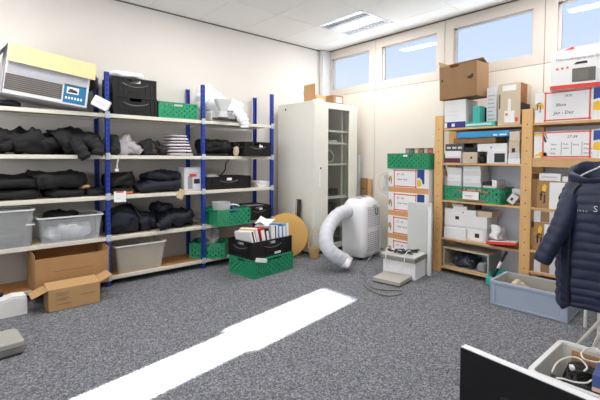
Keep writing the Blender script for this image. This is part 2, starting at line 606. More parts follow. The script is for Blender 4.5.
# carpet: grey-blue loop pile, speckled
cm = bpy.data.materials.new('carpet'); cm.use_nodes = True
nt = cm.node_tree; b = nt.nodes['Principled BSDF']
b.inputs['Roughness'].default_value = .95; b.inputs['Specular IOR Level'].default_value = .1
tc = nt.nodes.new('ShaderNodeTexCoord')
v1 = nt.nodes.new('ShaderNodeTexVoronoi'); v1.inputs['Scale'].default_value = 120
n1 = nt.nodes.new('ShaderNodeTexNoise'); n1.inputs['Scale'].default_value = 60; n1.inputs['Detail'].default_value = 4; n1.inputs['Roughness'].default_value = .75
nt.links.new(tc.outputs['Object'], v1.inputs['Vector']); nt.links.new(tc.outputs['Object'], n1.inputs['Vector'])
sx = nt.nodes.new('ShaderNodeSeparateColor'); nt.links.new(v1.outputs['Color'], sx.inputs[0])
ad = nt.nodes.new('ShaderNodeMath'); ad.operation = 'MULTIPLY_ADD'; ad.inputs[1].default_value = .5
nt.links.new(sx.outputs[0], ad.inputs[0]); 
sc2 = nt.nodes.new('ShaderNodeMath'); sc2.operation = 'MULTIPLY'; sc2.inputs[1].default_value = .5
nt.links.new(n1.outputs['Fac'], sc2.inputs[0]); nt.links.new(sc2.outputs[0], ad.inputs[2])
cr = nt.nodes.new('ShaderNodeValToRGB'); e = cr.color_ramp.elements
e[0].position = .22; e[0].color = lin((78, 80, 85)); e[1].position = .8; e[1].color = lin((158, 160, 167))
em = cr.color_ramp.elements.new(.5); em.color = lin((112, 114, 120))
nt.links.new(ad.outputs[0], cr.inputs[0]); nt.links.new(cr.outputs[0], b.inputs['Base Color'])
bp = nt.nodes.new('ShaderNodeBump'); bp.inputs['Strength'].default_value = .35; bp.inputs['Distance'].default_value = .004
nt.links.new(ad.outputs[0], bp.inputs['Height']); nt.links.new(bp.outputs['Normal'], b.inputs['Normal'])
struct('floor', MB().box(X0, X1, Y0, Y1, -.05, 0), cm)

M_CEIL = mat('ceiling_tile', (236, 235, 232), .9, vary=.012, scale=6, bump=.1, bscale=120)
M_GRID = mat('ceiling_joint', (205, 202, 198), .8)
mb = MB()
XN = [2.36 + .635 * k for k in range(-7, 5)]
YN = [3.86 - .765 * k for k in range(-2, 9)]
cells = {}
for i, xa in enumerate(XN):
    for j, yb in enumerate(YN):
        xb, ya = xa + .635, yb - .765
        a, c, d, f = max(xa, X0), min(xb, X1), max(ya, Y0), min(yb, Y1)
        if c - a < .02 or f - d < .02: continue
        key = (round((xa - 2.36) / .635), round((3.86 - yb) / .765))
        if key in ((2, 0), (2, 3), (-1, 3), (-1, 0), (-4, 0), (2, 5), (-4, 3)):
            cells[key] = (a, c, d, f); continue
        g = .003
        mb.box(a + g, c - g, d + g, f - g, ZC, ZC + .02)
o = struct('ceiling', mb, M_CEIL)
mbg = MB().box(X0, X1, Y0, Y1, ZC + .055, ZC + .075)
for xa in XN: 
    if X0 < xa < X1: mbg.box(xa - .004, xa + .004, Y0, Y1, ZC + .004, ZC + .022)
for ya in YN:
    if Y0 < ya < Y1: mbg.box(X0, X1, ya - .004, ya + .004, ZC + .0042, ZC + .0222)
struct('ceiling', mbg, M_GRID)

# wall behind the blue rack
struct('wall_back', MB().box(X0 - .1, X1 + .1, Y1, Y1 + .1, 0, ZC + .08), M_WALL)
struct('trim_1', MB().box(X0, X1, Y1 - .012, Y1, ZC - .012, ZC), M_GAP)
struct('trim_2', MB().box(4.485, X1, 4.60, Y1 - .012, 0, ZC - .012, .006), mat('pillar_paint', (214, 214, 216), .7, vary=.02))
struct('baseboard_back', MB().box(X0, 4.485, Y1 - .014, Y1, 0, .06, .003), mat('baseboard_cream', (222, 216, 204), .6))

# window wall: cream panels below, framed clerestory lights above
YM = [4.78, 3.69, 2.60, 1.48, .36, -.74, -1.86]           # joints between the bays
ZP = 2.30                                                 # joint under the windows
mb = MB()
g = .003
for a, c in zip(YM, YM[1:]):
    lo, hi = max(c, Y0), min(a, Y1)
    mb.box(X1, X1 + .06, lo + g, hi - g, .0, ZP - g)
struct('wall_right', mb, M_PANEL)
struct('trim_3', MB().box(X1 + .01, X1 + .05, Y0, Y1, ZP - g, ZP + g), M_GAP)
struct('trim_4', MB().box(X1 - .01, X1, Y0, Y1, ZC - .014, ZC), M_GAP)
mbj = MB()
for y in YM[1:-1]: mbj.box(X1 + .01, X1 + .05, y - g, y + g, 0, ZC)
struct('trim_5', mbj, M_GAP)
for k, (a, c) in enumerate(zip(YM, YM[1:])):
    lo, hi = max(c, Y0) + g, min(a, Y1) - g
    wlo, whi = c + .115, min(a - .115, 4.58)
    f = MB()
    zb, zt = 2.405, 2.90
    f.box(X1, X1 + .06, lo, hi, ZP + g, zb).box(X1, X1 + .06, lo, hi, zt, ZC)
    f.box(X1, X1 + .06, lo, wlo, zb, zt).box(X1, X1 + .06, whi, hi, zb, zt)
    wo = f.build('window_%d' % (k + 1), M_FRAME); wo['kind'] = 'structure'
    s = MB()   # inner sash, set back
    s.box(X1 + .03, X1 + .058, wlo, whi, zb, zb + .018).box(X1 + .03, X1 + .058, wlo, whi, zt - .018, zt)
    s.box(X1 + .03, X1 + .058, wlo, wlo + .018, zb, zt).box(X1 + .03, X1 + .058, whi - .03, whi, zb, zt)
    s.build('sash', mat('sash_grey', (206, 204, 204), .4), wo)
    MB().box(X1 + .042, X1 + .048, wlo + .012, whi - .02, zb + .012, zt - .012).build('glass_pane', M_GLASS, wo)

# camera-left wall with its narrow opening, and the unseen wall behind the camera
mb = MB()
slit = [(.72, 1.61, 1.67, 1.975), (1.61, 2.22, 1.60, 2.045)]
mb.box(X0 - .08, X0, Y0, 1.60, 0, ZC + .08).box(X0 - .08, X0, 2.045, Y1, 0, ZC + .08)
mb.box(X0 - .08, X0, 1.60, 2.045, 0, .72).box(X0 - .08, X0, 1.60, 2.045, 2.22, ZC + .08)
mb.box(X0 - .03, X0, 1.60, 1.655, .72, 1.61).box(X0 - .03, X0, 1.988, 2.045, .72, 1.61)
struct('wall_left', mb, M_WALL)
wo = MB().box(X0 - .06, X0 - .05, 1.60, 2.045, .72, 2.22).build('window_7', M_GLASS); wo['kind'] = 'structure'
struct('wall_front', MB().box(X0 - .08, X1 + .1, Y0 - .08, Y0, 0, ZC + .08), mat('front_wall_grey', (150, 146, 140), .85))  # unseen wall, kept grey to cut the fill light on the rack
# (the window wall: tall lights with closed white blinds; only the narrow opening lets the sun through)
M_BLIND = mat('blind_white', (240, 240, 238), .8, vary=.01)
WL = [(-1.5, -.1), (.05, 1.45), (2.2, 3.9)]
for k, (a, c) in enumerate(WL):
    f = MB()
    for q in (a, (a + c) / 2 - .03, c - .06): f.box(X0, X0 + .04, q, q + .06, .85, 2.75)
    f.box(X0, X0 + .04, a, c, .85, .91).box(X0, X0 + .04, a, c, 2.69, 2.75)
    wo = f.build('window_%d' % (k + 8), M_FRAME); wo['kind'] = 'structure'
    MB().box(X0 + .005, X0 + .012, a + .03, c - .03, .88, 2.72).build('blind', M_BLIND, wo)

# ceiling lamps: recessed fittings with two louvred reflector strips
M_LAMP = emis('lamp_tube', (250, 250, 255), 2)
M_LOUV = mat('louvre_white', (238, 240, 246), .3, vary=.01)
lampname = {(2, 0): 'white recessed ceiling lamp with two louvred strips near the room corner'}
for key, (a, c, d, f) in cells.items():  # all but the corner lamp are unseen, added to light the room
    cx, cy = (a + c) / 2, (d + f) / 2
    t = T('ceiling_lamp', lampname.get(key, 'white recessed ceiling lamp out of view, added to light the room'), 'lamp', (cx, cy, ZC), 0, 'recessed ceiling lamps')
    hx, hy = (c - a) / 2 - .004, (f - d) / 2 - .004
    fr = MB()
    fr.box(-hx, hx, -hy, hy, .04, .05)
    w_ = .02
    fr.box(-hx, -hx + w_, -hy, hy, -.003, .04).box(hx - w_, hx, -hy, hy, -.003, .04)
    fr.box(-hx, hx, -hy, -hy + w_, -.003, .04).box(-hx, hx, hy - w_, hy, -.003, .04)
    fr.box(-.09, .09, -hy, hy, .0, .02)
    fr.build('frame', M_LOUV, t)
    for s in (-1, 1):
        lv = MB()
        x = s * (hx * .62)
        for q in range(13):
            y = -hy + .04 + q * (2 * hy - .08) / 12
            lv.box(x - .07, x + .07, y - .002, y + .002, .0, .02)
        lv.build('louvre', M_STEEL, t)
        MB().tube([(x, -hy + .04, .028), (x, hy - .04, .028)], .009, 8).build('tube', M_LAMP, t)

# ------------------------------------------------------------------ world and lights
w = bpy.data.worlds.new('sky'); SC.world = w; w.use_nodes = True
nt = w.node_tree; bg = nt.nodes['Background']
tc = nt.nodes.new('ShaderNodeTexCoord'); sp = nt.nodes.new('ShaderNodeSeparateXYZ')
nt.links.new(tc.outputs['Generated'], sp.inputs[0])
rp = nt.nodes.new('ShaderNodeValToRGB'); e = rp.color_ramp.elements
e[0].position = .0; e[0].color = lin((236, 243, 250)); e[1].position = .6; e[1].color = lin((150, 190, 236))
for p, c in ((.17, (236, 242, 252)), (.25, (222, 234, 252)), (.36, (208, 226, 250))):
    q = rp.color_ramp.elements.new(p); q.color = lin(c)
nt.links.new(sp.outputs['Z'], rp.inputs[0]); nt.links.new(rp.outputs[0], bg.inputs['Color'])
bg.inputs['Strength'].default_value = 1.12

def area(name, loc, rot, sx_, sy_, power, col):
    l = bpy.data.lights.new(name, 'AREA'); l.shape = 'RECTANGLE'; l.size = sx_; l.size_y = sy_
    l.energy = power; l.color = [v for v in lin(col)[:3]]
    o = bpy.data.objects.new(name, l); COL.objects.link(o); o.location = loc; o.rotation_euler = rot
    return o
for a, c in WL:      # added lamps for the unseen windows, tilted up to brighten the ceiling
    o = area('window_daylight', (X0 + .06, (a + c) / 2, 1.8), (0, 0, 0), c - a - .1, 1.8, 54, (250, 252, 255))
    o.rotation_euler = Vector((math.cos(R(50)), 0, math.sin(R(50)))).to_track_quat('-Z', 'Y').to_euler()
area('clerestory_daylight', (X1 - .02, 2.2, 2.65), (0, R(84), 0), .45, 4.4, 20, (240, 248, 255))
for key, (a, c, d, f) in cells.items():
    area('lamp_light', ((a + c) / 2, (d + f) / 2, ZC - .012), (0, 0, 0), .18, .6, 21 if key[1] == 0 else 13, (255, 250, 244))
sun = bpy.data.lights.new('sun', 'SUN'); sun.energy = 75; sun.angle = R(.6); sun.color = (1, .95, .88)
so = bpy.data.objects.new('sun', sun); COL.objects.link(so); so.location = (-8, .5, 5)
so.rotation_euler = Vector((1, .16, -.46)).to_track_quat('-Z', 'Y').to_euler()
SC.view_settings.view_transform = 'Standard'; SC.view_settings.look = 'None'
SC.view_settings.exposure = .1; SC.view_settings.gamma = 1; SC.view_settings.use_curve_mapping = False

# ================================================================== BLUE SHELVING RACK
YF, YB = 4.225, 4.655                  # front and rear faces of the rack
PX_ = [.105, 1.15, 2.19, 3.19]         # post lines
ZS = [.10, .499, .912, 1.317, 1.73]    # shelf surfaces
rack = T('shelving_rack', 'long metal shelving rack with blue posts and cream shelves along the left wall', 'shelf', (1.15, 4.44, 0))
RO = Vector((1.15, 4.44, 0))
M_POST = mat('rack_post_slotted', (38, 66, 168), .4, vary=.05)
_nt = M_POST.node_tree; _b = _nt.nodes['Principled BSDF']
_mx = [n for n in _nt.nodes if n.type == 'MIX'][0]
_tc = [n for n in _nt.nodes if n.type == 'TEX_COORD'][0]
def _mth(op, a, b=None):
    n = _nt.nodes.new('ShaderNodeMath'); n.operation = op
    for i, v in enumerate((a, b)):
        if v is None: continue
        if isinstance(v, (int, float)): n.inputs[i].default_value = v
        else: _nt.links.new(v, n.inputs[i])
    return n.outputs[0]
_sx = _nt.nodes.new('ShaderNodeSeparateXYZ'); _nt.links.new(_tc.outputs['Object'], _sx.inputs[0])
_zz = _mth('LESS_THAN', _mth('FRACT', _mth('MULTIPLY', _sx.outputs['Z'], 20.0)), .42)       # a row of slots every 5 cm
_px = None
for _x in (.105 - 1.15, 0.0, 2.19 - 1.15, 3.19 - 1.15):
    _v = _mth('LESS_THAN', _mth('ABSOLUTE', _mth('SUBTRACT', _sx.outputs['X'], _x)), .0065)
    _px = _v if _px is None else _mth('MAXIMUM', _px, _v)
_fac = _mth('MULTIPLY', _zz, _px)
_m2 = _nt.nodes.new('ShaderNodeMix'); _m2.data_type = 'RGBA'; _m2.inputs['B'].default_value = lin((16, 22, 48))
_nt.links.new(_fac, _m2.inputs['Factor']); _nt.links.new(_mx.outputs['Result'], _m2.inputs['A']); _nt.links.new(_m2.outputs['Result'], _b.inputs['Base Color'])
def rk(mb, name, m): o = mb.build(name, m, rack); o.data.transform(Matrix.Translation(-RO)); return o
for i, x in enumerate(PX_):
    for front in (1, 0):
        y = YF if front else YB
        s = 1 if front else -1
        q = MB()
        q.box(x - .021, x + .021, min(y, y + s * .004), max(y, y + s * .004), 0, 2.14)
        q.box(x - .021, x - .017, min(y, y + s * .035), max(y, y + s * .035), 0, 2.14)
        q.box(x + .017, x + .021, min(y, y + s * .035), max(y, y + s * .035), 0, 2.14)
        q.box(x - .026, x + .026, min(y - s * .004, y + s * .04), max(y - s * .004, y + s * .04), 0, .018)
        p = rk(q, 'post', M_POST)
        for z in ZS:
            c = MB().box(x - .023, x + .023, min(y - s * .006, y + s * .0), max(y - s * .006, y + s * .0), z - .045, z + .022, .002)
            co = c.build('clip', M_CLIP, p); co.data.transform(Matrix.Translation(-RO))
for xa, xb in zip(PX_, PX_[1:]):
    for z in ZS:
        a, c = xa + .0225, xb - .0225
        q = MB()
        q.box(a, c, YF + .001, YF + .022, z - .038, z, .003).box(a, c, YB - .022, YB - .001, z - .038, z, .003)
        q.box(a, a + .012, YF + .04, YB - .04, z - .03, z - .013).box(c - .012, c, YF + .04, YB - .04, z - .03, z - .013)
        p = rk(q, 'shelf_beam', M_BEAM)
        bo = MB().box(a + .002, c - .002, YF + .023, YB - .023, z - .0125, z - .0005).build('board', M_CHIP if z < .3 else mat('board_top', (206, 190, 168), .8, vary=.12, scale=50), p)
        bo.data.transform(Matrix.Translation(-RO))

def LX(px, py=200, Y=YF): return atY(px, py, Y).x
def LZ(px, py, Y=YF): return atY(px, py, Y).z

# ---- bay one, top: large tilted carton, half open, with a blue label
Yb = 4.19
TL, TR, BL, BR = atY(9, 42, Yb), atY(93, 65, Yb), atY(1, 93, Yb), atY(87, 109, Yb)
L_ = (BR - BL).length; tilt = math.atan2(BL.z - BR.z, BR.x - BL.x); H_ = (BL - TL).length * .98
D_ = .40
dims = (L_, D_, H_)
ctr = Vector(((BL.x + BR.x) / 2, Yb + D_ / 2, 0))
pb = T('printed_carton', 'large white carton with grey stripes and blue label, tilted on the top shelf', 'box', (ctr.x, ctr.y, (BL.z + BR.z) / 2 + .004), 0, None, (0, tilt, 0))
q = MB(); th = .005
q.box(-L_ / 2, L_ / 2, -D_ / 2, D_ / 2, 0, th).box(-L_ / 2, L_ / 2, -D_ / 2, -D_ / 2 + th, 0, H_).box(-L_ / 2, L_ / 2, D_ / 2 - th, D_ / 2, 0, H_)
q.box(-L_ / 2, -L_ / 2 + th, -D_ / 2, D_ / 2, 0, H_).box(L_ / 2 - th, L_ / 2, -D_ / 2, D_ / 2, 0, H_)
q.build('body', M_WHITE2, pb)
MB().box(-L_ / 2 + .01, L_ / 2 - .01, -D_ / 2 + .01, D_ / 2 - .01, H_ * .5, H_ * .84).build('packing', M_CARDIN, pb)
deco(pb, dims, '-y', .03, .97, .42, .66, 'grey_band', mat('print_grey', (178, 180, 188), .6, vary=.12, scale=30))
deco(pb, dims, '-y', .02, .665, .09, .41, 'dark_band', mat('print_dark', (92, 86, 84), .6, vary=.08))
q = MB(); M_, wd = face_mat(dims, '-y')
for k in range(7): q.box(.03 * wd, .64 * wd, H_ * (.12 + .04 * k), H_ * (.127 + .04 * k), .0015, .003, M=M_)
q.build('stripes', mat('print_stripe', (150, 146, 144), .6), pb)
deco(pb, dims, '-y', .685, .965, .05, .44, 'blue_label', M_LBLUE)
deco(pb, dims, '-y', .72, .87, .25, .39, 'label_picture', M_PAPER, .003)
q = MB()
for a, c, d, f in ((.735, .855, .275, .315), (.75, .80, .315, .355), (.80, .84, .30, .34)): q.box(a * wd, c * wd, d * H_, f * H_, .003, .004, M=M_)
q.build('label_picture_ink', M_DGREY, pb)
q = MB()
for k in range(6): q.box((.71 + .038 * k) * wd, (.732 + .038 * k) * wd, H_ * .13, H_ * .18, .0015, .003, M=M_)
q.build('label_icons', M_PAPER, pb)
Mx = Matrix.Translation((0, -D_ / 2, H_)) @ Matrix.Rotation(R(158), 4, 'X')
MB().box(-L_ / 2 + .01, L_ / 2 + .035, -.003, .003, 0, H_ * .36, M=Matrix.Translation((0, -D_ / 2 - .004, H_)) @ Matrix.Rotation(R(172), 4, 'X')).build('flap', mat('flap_tan', (236, 208, 158), .8, vary=.04), pb)['label'] = 'pale tan flap folded down over the front'
MB().box(-.003, .003, -D_ / 2, D_ / 2, 0, .22, M=Matrix.Translation((L_ / 2, 0, H_)) @ Matrix.Rotation(R(158), 4, 'Y')).build('flap', mat('flap_grey', (86, 84, 84), .7, vary=.06), pb)['label'] = 'dark grey side flap hanging down'
MB().box(-.003, .003, -D_ / 2, D_ / 2, 0, .16, M=Matrix.Translation((-L_ / 2, 0, H_)) @ Matrix.Rotation(R(-150), 4, 'Y')).build('flap', M_WHITE2, pb)
soft('folded_trousers', 'dark navy trousers squeezed under the raised end of the tilted carton', 'clothing', (.22, .34, .06), (LX(12, 105) - .03, 4.43, ZS[4] + .001), 0, M_JNAVY, 3)

# white packet hanging over the shelf edge beside the post
wp = carton('small_packet', 'small white packet tipped over the top shelf edge beside the blue post', 'box', (.15, .085, .10), (1.06, 4.178, ZS[4] + .040), 0, M_WHITE, rot=(0, R(27), R(-20)))
deco(wp, (.15, .085, .10), '-y', .2, .8, .3, .7, 'print', M_WHITE2)

# ---- garments on bay one
soft('jacket', 'black jacket in a peaked heap at the left of the second shelf from the top', 'clothing', (.50, .34, .22), (.50, 4.43, ZS[3] + .001), 0, M_JBLACK, 11, 'dark garments on the blue rack',
     [([(-.10, -.10, .10), (-.16, -.15, .07), (-.19, -.16, .05)], .045, .035)], wr=.26, fq=7, bumpy=1.0, e=.75)
soft('jacket', 'charcoal jacket with one sleeve hanging over the second shelf beside the blue post', 'clothing', (.44, .36, .23), (.89, 4.44, ZS[3] + .001), .1, M_JCHAR, 14, 'dark garments on the blue rack',
     [([(-.02, -.12, .13), (-.02, -.20, .09), (.0, -.25, .03), (.03, -.262, -.04)], .06, .05), ([(.05, -.1, .15), (.11, -.19, .12), (.14, -.25, .06), (.13, -.262, -.01)], .06, .055)], wr=.22, fq=7)
soft('trousers', 'black trousers laid flat at the far left of the second shelf', 'clothing', (.20, .30, .07), (.19, 4.45, ZS[3] + .001), 0, M_JBLACK, 18, 'dark garments on the blue rack', wr=.2)
for k, (px, w_, h_, dz, sd, lab) in enumerate([
        (18, .36, .10, 0, 21, 'folded dark jacket, lower left of the pile on the third shelf'),
        (18, .40, .10, .10, 22, 'folded dark jacket, upper left of the pile on the third shelf'),
        (67, .33, .085, 0, 23, 'folded black jacket under the rounded one on the third shelf'),
        (62, .46,   .15, .085, 24, 'rounded black puffy jacket, top middle of the pile on the third shelf')]):
    soft('folded_jacket', lab, 'clothing', (w_, .36, h_), (LX(px, 190), 4.44, ZS[2] + .002 + dz), .05 * k, M_JBLACK if k % 2 else M_JCHAR, sd, 'dark garments on the blue rack',
         wr=.2, ridge=.25 if k in (0, 3) else 0, rk=38, e=.45)
soft('folded_trousers', 'thin charcoal folded trousers at the right end of the third shelf beside the post', 'clothing', (.17, .34, .07), (LX(92, 192) + .06, 4.44, ZS[2] + .002), 0, M_JCHAR, 27, 'dark garments on the blue rack', wr=.2, e=.4)
tr_ = T('rolled_belt', 'small tan rolled strap lying on the dark trousers at the post', 'belt', (LX(87, 183), 4.33, ZS[2] + .078))
MB().tube([(-.045, 0, .014), (.045, 0, .02)], .014, 12).build('roll', mat('tan_strap', (206, 158, 104), .7), tr_)

# ---- clear storage boxes on the fourth shelf
x0, x1 = LX(-14, 235), LX(36, 235)
tb1 = tub('storage_box', 'grey translucent storage box at the left end of the fourth shelf', x1 - x0, .40, LZ(20, 210) - ZS[1] + .0, ((x0 + x1) / 2, 4.40, ZS[1] + .001), 0, M_CLEARG, 'clear storage boxes on the blue rack')
MB().box(.10, .17, -.19, -.187, .19, .202).build('paper_strip', M_PAPER, tb1)
soft('folded_cloth', 'grey folded cloth inside the left translucent storage box', 'cloth', (x1 - x0 - .14, .26, .12), ((x0 + x1) / 2, 4.40, ZS[1] + .010), 0, mat('grey_stuff', (128, 130, 134), .9, vary=.1), 31)
x0, x1 = LX(36.5, 235) + .005, LX(105, 228) - .008
hb = LZ(70, 216) - ZS[1]
tb2 = tub('storage_box', 'clear storage box with white rim beside the post on the fourth shelf', x1 - x0, .40, hb, ((x0 + x1) / 2, 4.40, ZS[1] + .001), 0, M_CLEAR, 'clear storage boxes on the blue rack')
soft('folded_cloth', 'pale folded cloth seen through the clear box beside the post', 'cloth', (x1 - x0 - .16, .25, hb * .5), ((x0 + x1) / 2, 4.40, ZS[1] + .010), 0, mat('pale_stuff', (206, 212, 222), .9, vary=.08), 32, wr=.25)
soft('black_bag', 'black cloth bag bulging out of the clear storage box', 'bag', (.28, .20, .10), (LX(64, 213) + .01, 4.42, ZS[1] + hb * .5 + .07), 0, M_JBLACK, 33, wr=.3)
MB().box(-.035, .035, -.19, -.187, hb * .62, hb * .62 + .012).build('paper_strip', M_PAPER, tb2)

# ---- bottom of bay one: big open carton, small carton in front of it
A, B_ = atZ(29, 300), atZ(110, 286)
oc = open_carton('open_carton', 'large open brown cardboard box jutting out from the bottom shelf of the blue rack', (.60, .45, .305), (.803, 4.28, .102), R(.5), M_CARD, {'-x': (-6, .035), '+x': (5, .035)}, 'open brown cardboard boxes by the rack')
MB().box(-.16, .16, -.2265, -.2250, .175, .181).build('fold_line', M_CARDIN, oc)
sm_ = open_carton('flap_carton', 'small brown cardboard box with side flaps spread, in front of the large one', (.405, .20, .185), (.765, 3.92, 0), R(0), M_CARD2, {'-x': (112, .12), '+x': (66, .11), '-y': (-84, .19)}, 'open brown cardboard boxes by the rack')
for k, (a, c, z) in enumerate([(.06, .16, .17), (.06, .15, .15), (.06, .16, .115), (.06, .14, .10), (.06, .17, .06), (.25, .36, .12)]):
    MB().box(-.2025 + a, -.2025 + c, -.1015, -.1000, z * .86, z * .86 + .006).build('print_line', M_KRAFT, sm_)

# white foam corner and dark bag at the left edge, grey metal case nearer
f0 = T('foam_block', 'white moulded foam packing piece lying on the carpet at the left edge', 'packaging', (.27, 4.00, 0))
q = MB()
q.prism([(-.30, -.07, 0), (.165, -.07, 0), (.165, -.07, .13), (.07, -.07, .145), (-.12, -.07, .06), (-.3, -.07, .055)], (0, .14, 0))
q.build('body', mat('foam_white', (240, 240, 240), .7, vary=.02), f0)
q = MB(); q.prism([(-.2, -.06, .062), (-.13, -.06, .062), (.07, -.06, .147), (.155, -.06, .138), (.155, -.06, .152), (.07, -.06, .16), (-.2, -.06, .08)], (0, .12, 0)); q.build('ridge', mat('foam_white', (240, 240, 240), .7), f0)
soft('sports_bag', 'black bag with green net trim behind the white foam piece', 'bag', (.34, .10, .19), (.12, 4.145, 0.001), 0, M_JBLACK, 41, None,
     ).name = 'sports_bag'
bag = bpy.data.objects['sports_bag']
q = MB(); q.tube(smooth_path([(-.08, -.05, .13), (0, -.055, .16), (.08, -.05, .15), (.13, -.03, .17), (.06, -.01, .2), (0, -.03, .18)], 5), .008, 8); q.build('trim', mat('lime', (120, 200, 60), .5), bag)
cs = T('metal_case', 'flat grey metal case with rounded corners on the carpet at the left edge', 'case', (.02, 3.245, 0), R(4))
MB().loft([rrect(.30, .13, .03, .012), rrect(.305, .135, .035, .02), rrect(.305, .135, .035, .052)]).build('tray', M_GMETAL, cs)
MB().loft([rrect(.302, .132, .035, .056), rrect(.302, .132, .035, .086), rrect(.292, .122, .03, .096)]).build('lid', mat('case_lid', (176, 174, 168), .45, 0, vary=.04), cs)
MB().loft([rrect(.296, .126, .03, 0), rrect(.296, .126, .03, .012)]).build('foot_rim', M_DGREY, cs)
MB().loft([rrect(.3, .13, .033, .052), rrect(.3, .13, .033, .056)]).build('seam', M_BLACK, cs)

# ================================================================== BAY TWO
def placeL(px0, px1, Y=YF + .01): a, c = LX(px0, 150, Y), LX(px1, 150, Y); return a, c, (a + c) / 2
a, c, m_ = placeL(110, 157)
c1 = crate('folding_crate', 'black folding crate, lower of two stacked on the top shelf', c - a - .03, .36, .19, (m_ + .02, 4.42, ZS[4] + .001), 0, 'black', 'black folding crates')
c2 = dup(c1, (m_ + .016, 4.423, ZS[4] + .192), R(.6), 'black folding crate, upper of two stacked on the top shelf')
soft('white_cloth', 'white crumpled cloth lying over the top black folding crate', 'cloth', (.36, .24, .09), (m_ - .02, 4.45, ZS[4] + .384), 0, M_BAG, 51, wr=.35)
a, c, m_ = placeL(159, 198)
crate('plastic_crate', 'small green lattice crate beside the black crates on the top shelf', c - a, .38, .175, (m_, 4.43, ZS[4] + .001), 0, 'green', 'green lattice crates')
# second shelf: grey cloth, dark things, shirts
soft('grey_jumper', 'light grey jumper lying in a heap beside the post on the second shelf', 'clothing', (.36, .34, .20), (LX(124, 140), 4.44, ZS[3] + .001), 0, M_GREYCL, 53, None, [([(.05, -.1, .1), (.15, -.15, .06), (.19, -.16, .03)], .06, .04)], wr=.25)
soft('folded_hat', 'small black folded hat lying at the foot of the grey jumper', 'clothing', (.17, .14, .09), (LX(112, 148), 4.285, ZS[3] + .001), 0, M_JBLACK, 54)
soft('olive_scarf', 'olive brown scarf in a heap beside the stack of shirts', 'clothing', (.22, .28, .14), (LX(156, 145) + .01, 4.46, ZS[3] + .001), 0, M_OLIVE, 55, wr=.35)
soft('dark_glove', 'dark flat gloves lying between jumper and scarf', 'clothing', (.15, .12, .035), (LX(149, 151), 4.29, ZS[3] + .001), 0, M_JCHAR, 56)
sx_ = LX(184, 140)
zz = ZS[3] + .001
for k in range(7):
    th_ = .032 + .004 * (k % 2)
    s_ = soft('folded_shirt', 'folded grey-white shirt, %s of the stack beside the second post' % ('bottom one', 'second from the bottom', 'third from the bottom', 'middle one', 'third from the top', 'second from the top', 'top one')[k],
              'clothing', (.30 - .018 * k, .32, th_), (sx_ - .004 * k, 4.42, zz), R(random.uniform(-4, 4)), M_SHIRT if k % 2 else mat('shirt_cloth_dull', (186, 178, 188), .9, vary=.08, bump=.2), 60 + k, 'folded shirts in one stack', e=.3, wr=.05, bumpy=.0)
    zz += th_ * .99
carton('white_carton', 'white paper carton against the wall behind the shirt stack', 'box', (.17, .05, .25), (LX(179, 130, 4.6), 4.635, ZS[3] + .001), 0, M_WHITE)
soft('folded_hat', 'black folded hat crushed beside the shirt stack', 'clothing', (.09, .15, .11), (LX(166.5, 146) - .022, 4.30, ZS[3] + .001), 0, M_JCHAR, 68)
# white cable hanging with its plug
q = MB(); x_, z_ = LX(118, 152, 4.21), ZS[3]
q.tube(smooth_path([(x_ + .03, 4.30, z_ + .006), (x_ + .015, 4.235, z_ + .006), (x_ + .004, 4.208, z_ - .01), (x_ - .008, 4.206, z_ - .09), (x_ - .012, 4.206, z_ - .13)], 6), .0045, 8)
o = q.build('cable', M_CABLEW, None, True, (x_, 4.21, z_)); o.name = 'plug_cable'
tag(o, 'white cable with plug hanging from the second shelf edge', 'cable')
MB().box(-.03, .005, -.012, .008, -.165, -.135, .006).build('plug', M_PLAST, o)
# third shelf
soft('folded_jacket', 'black folded jacket, lower one beside the post in bay two', 'clothing', (.30, .36, .07), (LX(124, 190), 4.44, ZS[2] + .001), 0, M_JBLACK, 71, 'dark garments on the blue rack', wr=.25)
soft('folded_jacket', 'black folded jacket, upper one beside the post in bay two', 'clothing', (.28, .34, .14), (LX(123, 178), 4.45, ZS[2] + .070), .1, M_JBLACK, 72, 'dark garments on the blue rack', wr=.3)
soft('puffer_jacket', 'navy puffer jacket rolled up in the middle of the third shelf', 'clothing', (.50, .32, .12), (LX(160, 185) + .035, 4.43, ZS[2] + .001), -.08, M_JNAVY, 73, 'dark garments on the blue rack', [([(-.1, -.12, .06), (-.17, -.15, .05), (-.2, -.13, .03)], .04, .035)], ridge=.3, rk=45, wr=.22)
soft('puffer_jacket', 'navy puffer jacket lying on top of the rolled one beside the white carton', 'clothing', (.40, .28, .13), (LX(166, 178) + .02, 4.44, ZS[2] + .105), .1, M_JNAVY, 74, 'dark garments on the blue rack', ridge=.3, rk=50, wr=.22)
a, c, m_ = placeL(184, 203, 4.3)
pc = carton('product_carton', 'white printed carton with pictures standing behind the second blue post', 'box', (c - a, .15, .27), ((a + c) / 2, 4.37, ZS[2] + .001), 0, M_WHITE2)
dm = (c - a, .15, .27)
deco(pc, dm, '-y', .18, .42, .08, .62, 'picture', mat('print_grey2', (150, 150, 156), .6, vary=.1))
deco(pc, dm, '-y', .26, .62, .6, .72, 'picture', M_REDP)
deco(pc, dm, '-y', .5, .8, .3, .5, 'picture', M_INK)
deco(pc, dm, '-y', .1, .7, .8, .92, 'picture', M_WHITE)
